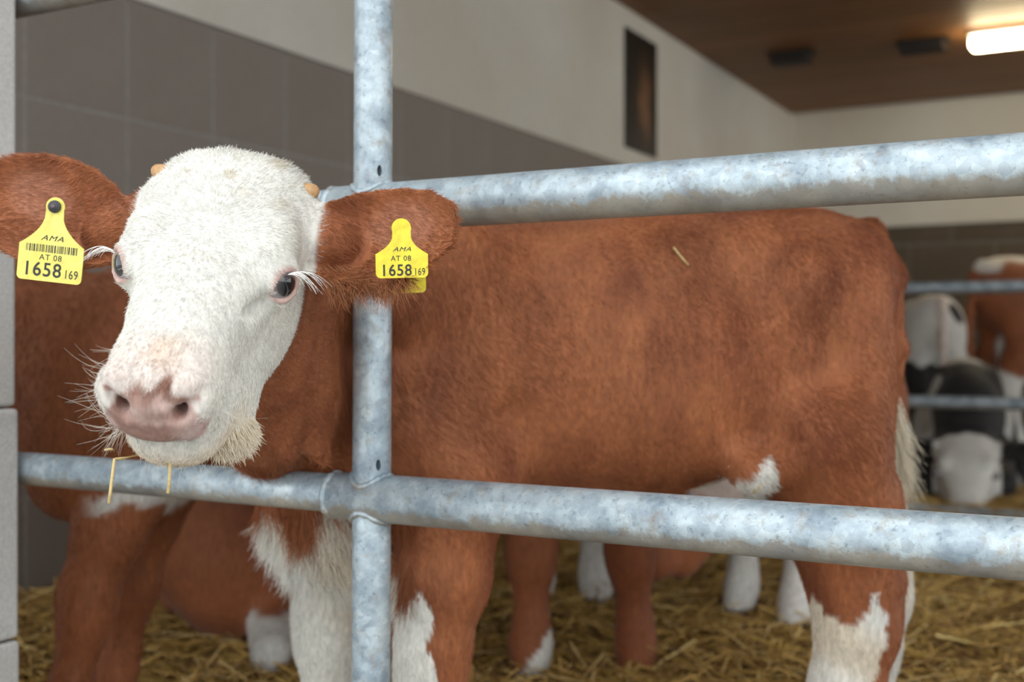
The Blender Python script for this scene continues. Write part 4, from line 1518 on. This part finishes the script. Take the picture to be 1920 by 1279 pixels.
def std_head(S, base, poll, fwd, up=(0, 0, 1), ears=True, ear_up=0.1, hs=1.0):
    """neck from base to poll, head along fwd"""
    base, poll = np.asarray(base, float), np.asarray(poll, float)
    f = nrm(fwd)
    u = np.asarray(up, float)
    u = nrm(u - f * (u @ f))
    l_ = np.cross(u, f)
    fr = Fr(poll, np.stack([l_, f, u], 1), hs)
    nk = fr.to((0, 0.01, -0.06))
    mid = (base + nk) / 2
    S.cap(base, mid, 0.115, 0.09, k=0.05)
    S.cap(mid, nk, 0.09, 0.070, k=0.05)
    S.cap(base + np.array([0, 0.02, -0.12]), mid + np.array([0, 0, -0.07]), 0.085, 0.07, k=0.05)
    head_ops(S, fr, False, 0.025)
    if ears:
        for s in (-1, 1):
            b = fr.to((s * 0.07, 0.02, -0.03))
            t = fr.to((s * 0.225, -0.01, -0.03 + ear_up))
            ex = nrm(t - b)
            ey = u - ex * (u @ ex)
            ey = nrm(ey)
            ez = np.cross(ex, ey)
            if ez @ f < 0:
                ez = -ez
            S.ear(Fr(b, np.stack([ex, ey, ez], 1)), 0.155, [0.026, 0.037, 0.044, 0.044, 0.041, 0.034, 0.012], 0.028, 0.0065, 0.012)
            S.cap(b, b + ex * 0.04, 0.03, 0.022, k=0.02)
    return fr


def cattle(name, S, coat, ad, head_ad, label, cat, res=0.010, scale=1.0, group=None, furn=0, seed=0, z=0.0):
    lo, hi = S.bounds()
    gx, gy, gz = (axis_grid(max(lo[i], -0.01 if i == 2 else -9), hi[i], res) for i in range(3))
    V, Q = surface_nets(S.grid(gx, gy, gz), gx, gy, gz)
    V, Q = keep_largest(V, Q)
    V = relax(V, Q, 2)
    h = np.asarray(head_ad, float)
    fw = c2w(h[0], h[1], 0) - c2w(0, 0, 0)
    root = empty(name, c2w(ad[0], ad[1], z), math.atan2(fw.y, fw.x) - math.pi / 2)
    root.scale = (scale,) * 3
    tag(root, label, cat, group)
    b = build_mesh('body', V, Q, np.clip(coat(V), 0.004, 0.95), M['coat'], root)
    if furn:
        NVl = vnormals(V, Q)
        P, Nn = sample_surface(V, Q, NVl, furn, None, seed)
        g = np.tile(np.array([0.0, -0.45, -0.9]), (furn, 1)) + 0.4 * np.stack([wobble(P, 16, seed + i) for i in range(3)], 1)
        g = nrm(g - Nn * (g * Nn).sum(1, keepdims=True))
        r = np.random.default_rng(seed)
        c = coat(P) * r.uniform(0.75, 1.2, (furn, 1))
        hair_obj('fur', P, nrm(g * 0.97 + Nn * 0.22), Nn, r.uniform(0.008, 0.014, furn), np.full(furn, 0.0005), np.clip(c, 0.004, 0.95), root, 0.2, 3, -Nn * 0.1, seed)
    return root


def eyes_for(root, fr):
    for s in (-1, 1):
        bm = bmesh.new()
        bmesh.ops.create_uvsphere(bm, u_segments=20, v_segments=14, radius=0.017)
        o = bm_obj('eye', bm, EM, root, True)
        o.location = Vector(fr.to((s * 0.068, 0.126, -0.031)))
        o.rotation_mode = 'QUATERNION'
        o.rotation_quaternion = Vector(fr.B @ np.array([s * 0.9, 0.4, 0.05])).to_track_quat('Z', 'Y')


def brown_base(P, seed, dark=0.35):
    c = mixv(BROWN, DKBROWN, np.clip(dark + 0.35 * wobble(P, 14, seed, 3), 0, 1))
    return c * (1 + 0.1 * wobble(P, 40, seed + 1, 2))[:, None]


def head_zone(h):
    return ((h[:, 1] > 0.03) & (h[:, 1] < 0.36) & (np.abs(h[:, 0]) < 0.09) & (np.abs(h[:, 2] + 0.06) < 0.11)).astype(float)


def hoofs(col, P):
    return mixv(col, np.array([0.05, 0.04, 0.03]), sstep(0.052, 0.046, P[:, 2]))


# standing brown calf behind the gate, head hidden by the pillar
S = Sdf()
std_body(S, front=((-0.07, 0.25), (0.07, 0.165)), legargs={'f0': dict(dy=0.10), 'f1': dict(dy=0.08)})
frC = std_head(S, (0.02, 0.30, 0.66), (0.20, 0.44, 0.85), (0.9, 0.2, -0.4))


def coat_C(P):
    c = brown_base(P, 301, 0.42)
    x, y, z = P.T
    w = sstep(0.004, -0.004, np.abs(z + 0.014 * wobble(P, 60, 305) - 0.425) - 0.020) * sstep(0.06, 0.10, y) * sstep(0.34, 0.30, y)
    c = mixv(c, WHITE, w)
    h = frC.inv(P)
    c = mixv(c, WHITE, sstep(0.0, 0.02, h[:, 1] - 0.03) * head_zone(h))
    return hoofs(c, P)


rC = cattle('calf', S, coat_C, (-0.425, 2.012), (-0.87, -0.50), 'brown calf standing behind the gate with its head behind the grey pillar', 'calf', scale=0.955, furn=50000, seed=310)
eyes_for(rC, frC)

# brown calf lying in the straw by the grey wall
S = Sdf()
std_body(S, lying=True)
frD = std_head(S, (0, 0.32, 0.36), (0.14, 0.42, 0.50), (0.75, -0.35, -0.45))


def coat_D(P):
    c = brown_base(P, 321, 0.45)
    x, y, z = P.T
    c = mixv(c, WHITE * 0.9, sstep(0.10, 0.085, z + 0.01 * wobble(P, 60, 322)) * ((y < -0.43) | (y > 0.2)))
    h = frD.inv(P)
    c = mixv(c, WHITE, sstep(0.02, 0.05, h[:, 1]) * head_zone(h))
    return c


rD = cattle('calf', S, coat_D, (-0.50, 2.72), (0.12, 1.0), 'dark brown calf lying in the straw against the grey wall', 'calf', furn=0, z=0.03, scale=1.1)
eyes_for(rD, frD)

# brown calf behind, facing the gate
S = Sdf()
std_body(S, front=((-0.080, 0.30), (0.080, 0.30)), hind=((-0.055, -0.30), (0.085, -0.30)), legargs={'f0': dict(wide=-0.035, dy=-0.02), 'f1': dict(wide=0.0)})
frB = std_head(S, (0, 0.34, 0.62), (-0.03, 0.46, 0.745), (-0.5, 0.35, -0.75))


def coat_B(P):
    c = brown_base(P, 331, 0.42)
    x, y, z = P.T
    w = ((z + 0.01 * wobble(P, 60, 332)) < 0.30) & (y < -0.1)
    w |= (z < 0.095 - 1.2 * (x - 0.06)) & (y > 0.1) & (x > 0.0) & (z < 0.14)
    c = mixv(c, WHITE * 0.92, w.astype(float))
    h = frB.inv(P)
    c = mixv(c, WHITE, sstep(0.03, 0.05, h[:, 1]) * head_zone(h))
    return hoofs(c, P)


rB = cattle('calf', S, coat_B, (0.130, 2.46), (-0.05, -1.0), 'brown calf standing behind the gate calf, showing its front legs below the rail', 'calf', res=0.009, furn=16000, seed=335)
eyes_for(rB, frB)

# white-legged calf nosing in the straw
S = Sdf()
std_body(S, front=((-0.075, 0.22), (0.075, 0.22)), legargs={'f0': dict(dy=0.05)})
frE = std_head(S, (0, 0.34, 0.57), (0.08, 0.50, 0.455), (0.25, 0.40, -0.85))


def coat_E(P):
    c = brown_base(P, 341, 0.42)
    x, y, z = P.T
    w = sstep(0.44, 0.42, z + 0.015 * wobble(P, 50, 342)) * (y < 0.38)
    c = mixv(c, WHITE, w)
    h = frE.inv(P)
    c = mixv(c, WHITE * 0.8, sstep(0.02, 0.0, h[:, 1] - 0.1) * head_zone(h) * 0.6)
    return hoofs(c, P)


rE = cattle('calf', S, coat_E, (0.715, 2.79), (-0.55, -0.8), 'brown calf with white legs standing behind the gate calf, head down to the straw', 'calf', furn=0)
eyes_for(rE, frE)

# far pen: white and black rump
S = Sdf()
std_body(S)
frF = std_head(S, (0, 0.32, 0.66), (0.0, 0.58, 0.80), (0, 0.75, -0.65))


def coat_F(P):
    x, y, z = P.T
    c = np.tile(WHITE * 0.95, (len(P), 1)) * (1 + 0.05 * wobble(P, 20, 351))[:, None]
    zz = z + 0.05 * wobble(P, 22, 352, 2)
    b = sstep(0.50, 0.48, zz)
    b = np.maximum(b, sstep(1.0, 0.9, np.sqrt(((x - 0.07) / 0.045) ** 2 + ((z + 0.75 * (x - 0.07) - 0.735) / 0.04) ** 2)) * (y < -0.2))
    b = np.maximum(b, sstep(0.05, 0.10, y + 0.05 * wobble(P, 15, 353)))
    pinkish = sstep(0.035, 0.01, np.abs(x)) * (y < -0.36) * 0.4
    c = mixv(c, np.array([0.70, 0.45, 0.33]), pinkish)
    c = mixv(c, BLACK, b * (1 - 0.6 * sstep(0.03, 0.015, np.abs(x + 0.02)) * (y < -0.36) * (z > 0.45)))
    return c


rF = cattle('cow', S, coat_F, (2.17, 6.16), (0.12, 1.0), 'white and black young cow seen from behind in the far pen', 'cow', scale=1.07)
eyes_for(rF, frF)

# far pen: black calf with a white face lying at the rails
S = Sdf()
std_body(S, lying=True)
frH = std_head(S, (0, 0.30, 0.33), (0.0, 0.46, 0.245), (0.0, 0.72, -0.52), ear_up=0.0, hs=1.35)


def coat_H(P):
    x, y, z = P.T
    c = np.tile(BLACK, (len(P), 1))
    h = frH.inv(P)
    w = sstep(0.0, 0.012, h[:, 1] - 0.01 + 0.006 * wobble(P, 40, 361)) * (np.abs(h[:, 0]) < 0.086) * (h[:, 2] > -0.12)
    c = mixv(c, WHITE, w)
    c = mixv(c, WHITE * 0.8, sstep(0.03, 0.05, wobble(P, 9, 362) - 0.35) * (y < 0.3) * 0.9)
    return c


rH = cattle('calf', S, coat_H, (1.95, 5.00), (-0.35, -0.93), 'black calf with a white face lying behind the far rails', 'calf', scale=1.08, z=0.02)
eyes_for(rH, frH)

# far pen: brown and white cow
S = Sdf()
std_body(S)
frG = std_head(S, (0, 0.32, 0.66), (0.0, 0.58, 0.86), (0, 0.75, -0.65))


def coat_G(P):
    x, y, z = P.T
    c = brown_base(P, 371, 0.5)
    zz = z + 0.04 * wobble(P, 18, 372, 2)
    w = np.maximum(sstep(0.78, 0.80, zz), sstep(0.63, 0.61, zz) * sstep(-0.30, -0.26, y + 0.04 * wobble(P, 20, 373)))
    w = np.maximum(w, sstep(0.40, 0.38, zz))
    return mixv(c, WHITE * 0.95, w)


rG = cattle('cow', S, coat_G, (3.00, 6.28), (0.97, 0.25), 'brown and white cow standing behind the far rails', 'cow', scale=1.33)
eyes_for(rG, frG)

# ------------------------------------------------------------------ straw bedding
def straw_mat():
    m, nt, b = new_mat('straw_bedding')
    at = N(nt, 'ShaderNodeAttribute')
    at.attribute_name = 'tint'
    nt.links.new(at.outputs['Color'], b.inputs['Base Color'])
    b.inputs['Roughness'].default_value = 0.55
    b.inputs['Specular IOR Level'].default_value = 0.3
    return m


def bed_mat():
    return mottled('straw_litter', (0.07, 0.04, 0.014), (0.18, 0.11, 0.04), 22, 0.9, c2=(0.36, 0.24, 0.085), bumpk=0.8, fine=70)


# lumpy layer of trodden straw
nxs, nys = 120, 150
X0, X1, Y0, Y1 = WX + 0.004, 4.5, 1.12, 8.9
gxx, gyy = np.meshgrid(np.linspace(X0, X1, nxs), np.linspace(Y0, Y1, nys), indexing='ij')
pp = np.stack([gxx.ravel(), gyy.ravel(), np.zeros(gxx.size)], 1)
bed_h = lambda P: 0.022 + 0.014 * wobble(P, 9, 401, 3)
pp[:, 2] = bed_h(pp)
edge = np.minimum(np.minimum(gxx.ravel() - X0, X1 - gxx.ravel()), np.minimum(gyy.ravel() - Y0, Y1 - gyy.ravel()))
ii = np.arange(nxs * nys).reshape(nxs, nys)
fq = np.stack([ii[:-1, :-1], ii[1:, :-1], ii[1:, 1:], ii[:-1, 1:]], -1).reshape(-1, 4)
bed = mesh_obj('straw_bed', pp, [tuple(f) for f in fq.tolist()], bed_mat(), None, True)
tag(bed, 'trodden layer of dirty golden straw covering the pen floor', 'straw', kind='stuff')

n = 42000
r = np.random.default_rng(402)
dd = 1.45 + (6.8 - 1.45) * r.random(n) ** 1.5
aa = (r.uniform(-150, 2150, n) - 960) / F_PX * dd
wx, wy = aa * CS - dd * SN, aa * SN + dd * CS
ok = (wx > WX + 0.16) & (wx < X1) & (wy > 1.14) & (wy < 8.8)
wx, wy = wx[ok], wy[ok]
n = len(wx)
C0 = np.stack([wx, wy, np.zeros(n)], 1)
C0[:, 2] = bed_h(C0) + r.uniform(-0.004, 0.022, n)
th = r.uniform(0, 2 * np.pi, n)
el = r.normal(0, 0.20, n)
T = np.stack([np.cos(th) * np.cos(el), np.sin(th) * np.cos(el), np.sin(el)], 1)
U = nrm(np.cross(T, np.array([0, 0, 1.0])))
W_ = np.cross(U, T)
Ls = r.uniform(0.03, 0.12, n)[:, None]
hw = r.uniform(0.0016, 0.0034, n)[:, None]
sag = r.uniform(-0.01, 0.012, n)[:, None]
verts = np.zeros((n, 9, 3))
for i, s in enumerate((-1, 0, 1)):
    cen = C0 + T * Ls * s + W_ * sag * (1 - s * s)
    verts[:, i * 3 + 0] = cen - U * hw
    verts[:, i * 3 + 1] = cen + W_ * hw * 0.9
    verts[:, i * 3 + 2] = cen + U * hw
base_i = (np.arange(n) * 9)[:, None]
fl = []
for i in range(2):
    for j in range(3):
        k = (j + 1) % 3
        fl.append(np.concatenate([base_i + i * 3 + j, base_i + i * 3 + k, base_i + (i + 1) * 3 + k, base_i + (i + 1) * 3 + j], 1))
fl = np.concatenate(fl)
me = bpy.data.meshes.new('loose_straw')
vf = verts.reshape(-1, 3)
vf[:, 2] = np.maximum(vf[:, 2], 0.003)
me.vertices.add(len(vf))
me.vertices.foreach_set('co', vf.astype(np.float32).ravel())
me.loops.add(len(fl) * 4)
me.loops.foreach_set('vertex_index', fl.astype(np.int32).ravel())
me.polygons.add(len(fl))
me.polygons.foreach_set('loop_start', np.arange(0, len(fl) * 4, 4, dtype=np.int32))
me.polygons.foreach_set('loop_total', np.full(len(fl), 4, np.int32))
me.update(calc_edges=True)
at = me.color_attributes.new('tint', 'FLOAT_COLOR', 'POINT')
tn = np.array([[0.50, 0.32, 0.10], [0.36, 0.22, 0.06], [0.60, 0.43, 0.18], [0.20, 0.11, 0.035], [0.42, 0.27, 0.07]])[r.choice(5, n, p=[.26, .24, .12, .22, .16])]
tn = np.clip(tn * r.uniform(0.9, 1.6, (n, 1)), 0, 0.85)
tn = np.repeat(np.concatenate([tn, np.ones((n, 1))], 1), 9, 0)
at.data.foreach_set('color', tn.astype(np.float32).ravel())
me.materials.append(straw_mat())
ls = link(bpy.data.objects.new('loose_straw', me), bed)
tag(ls, kind='stuff')
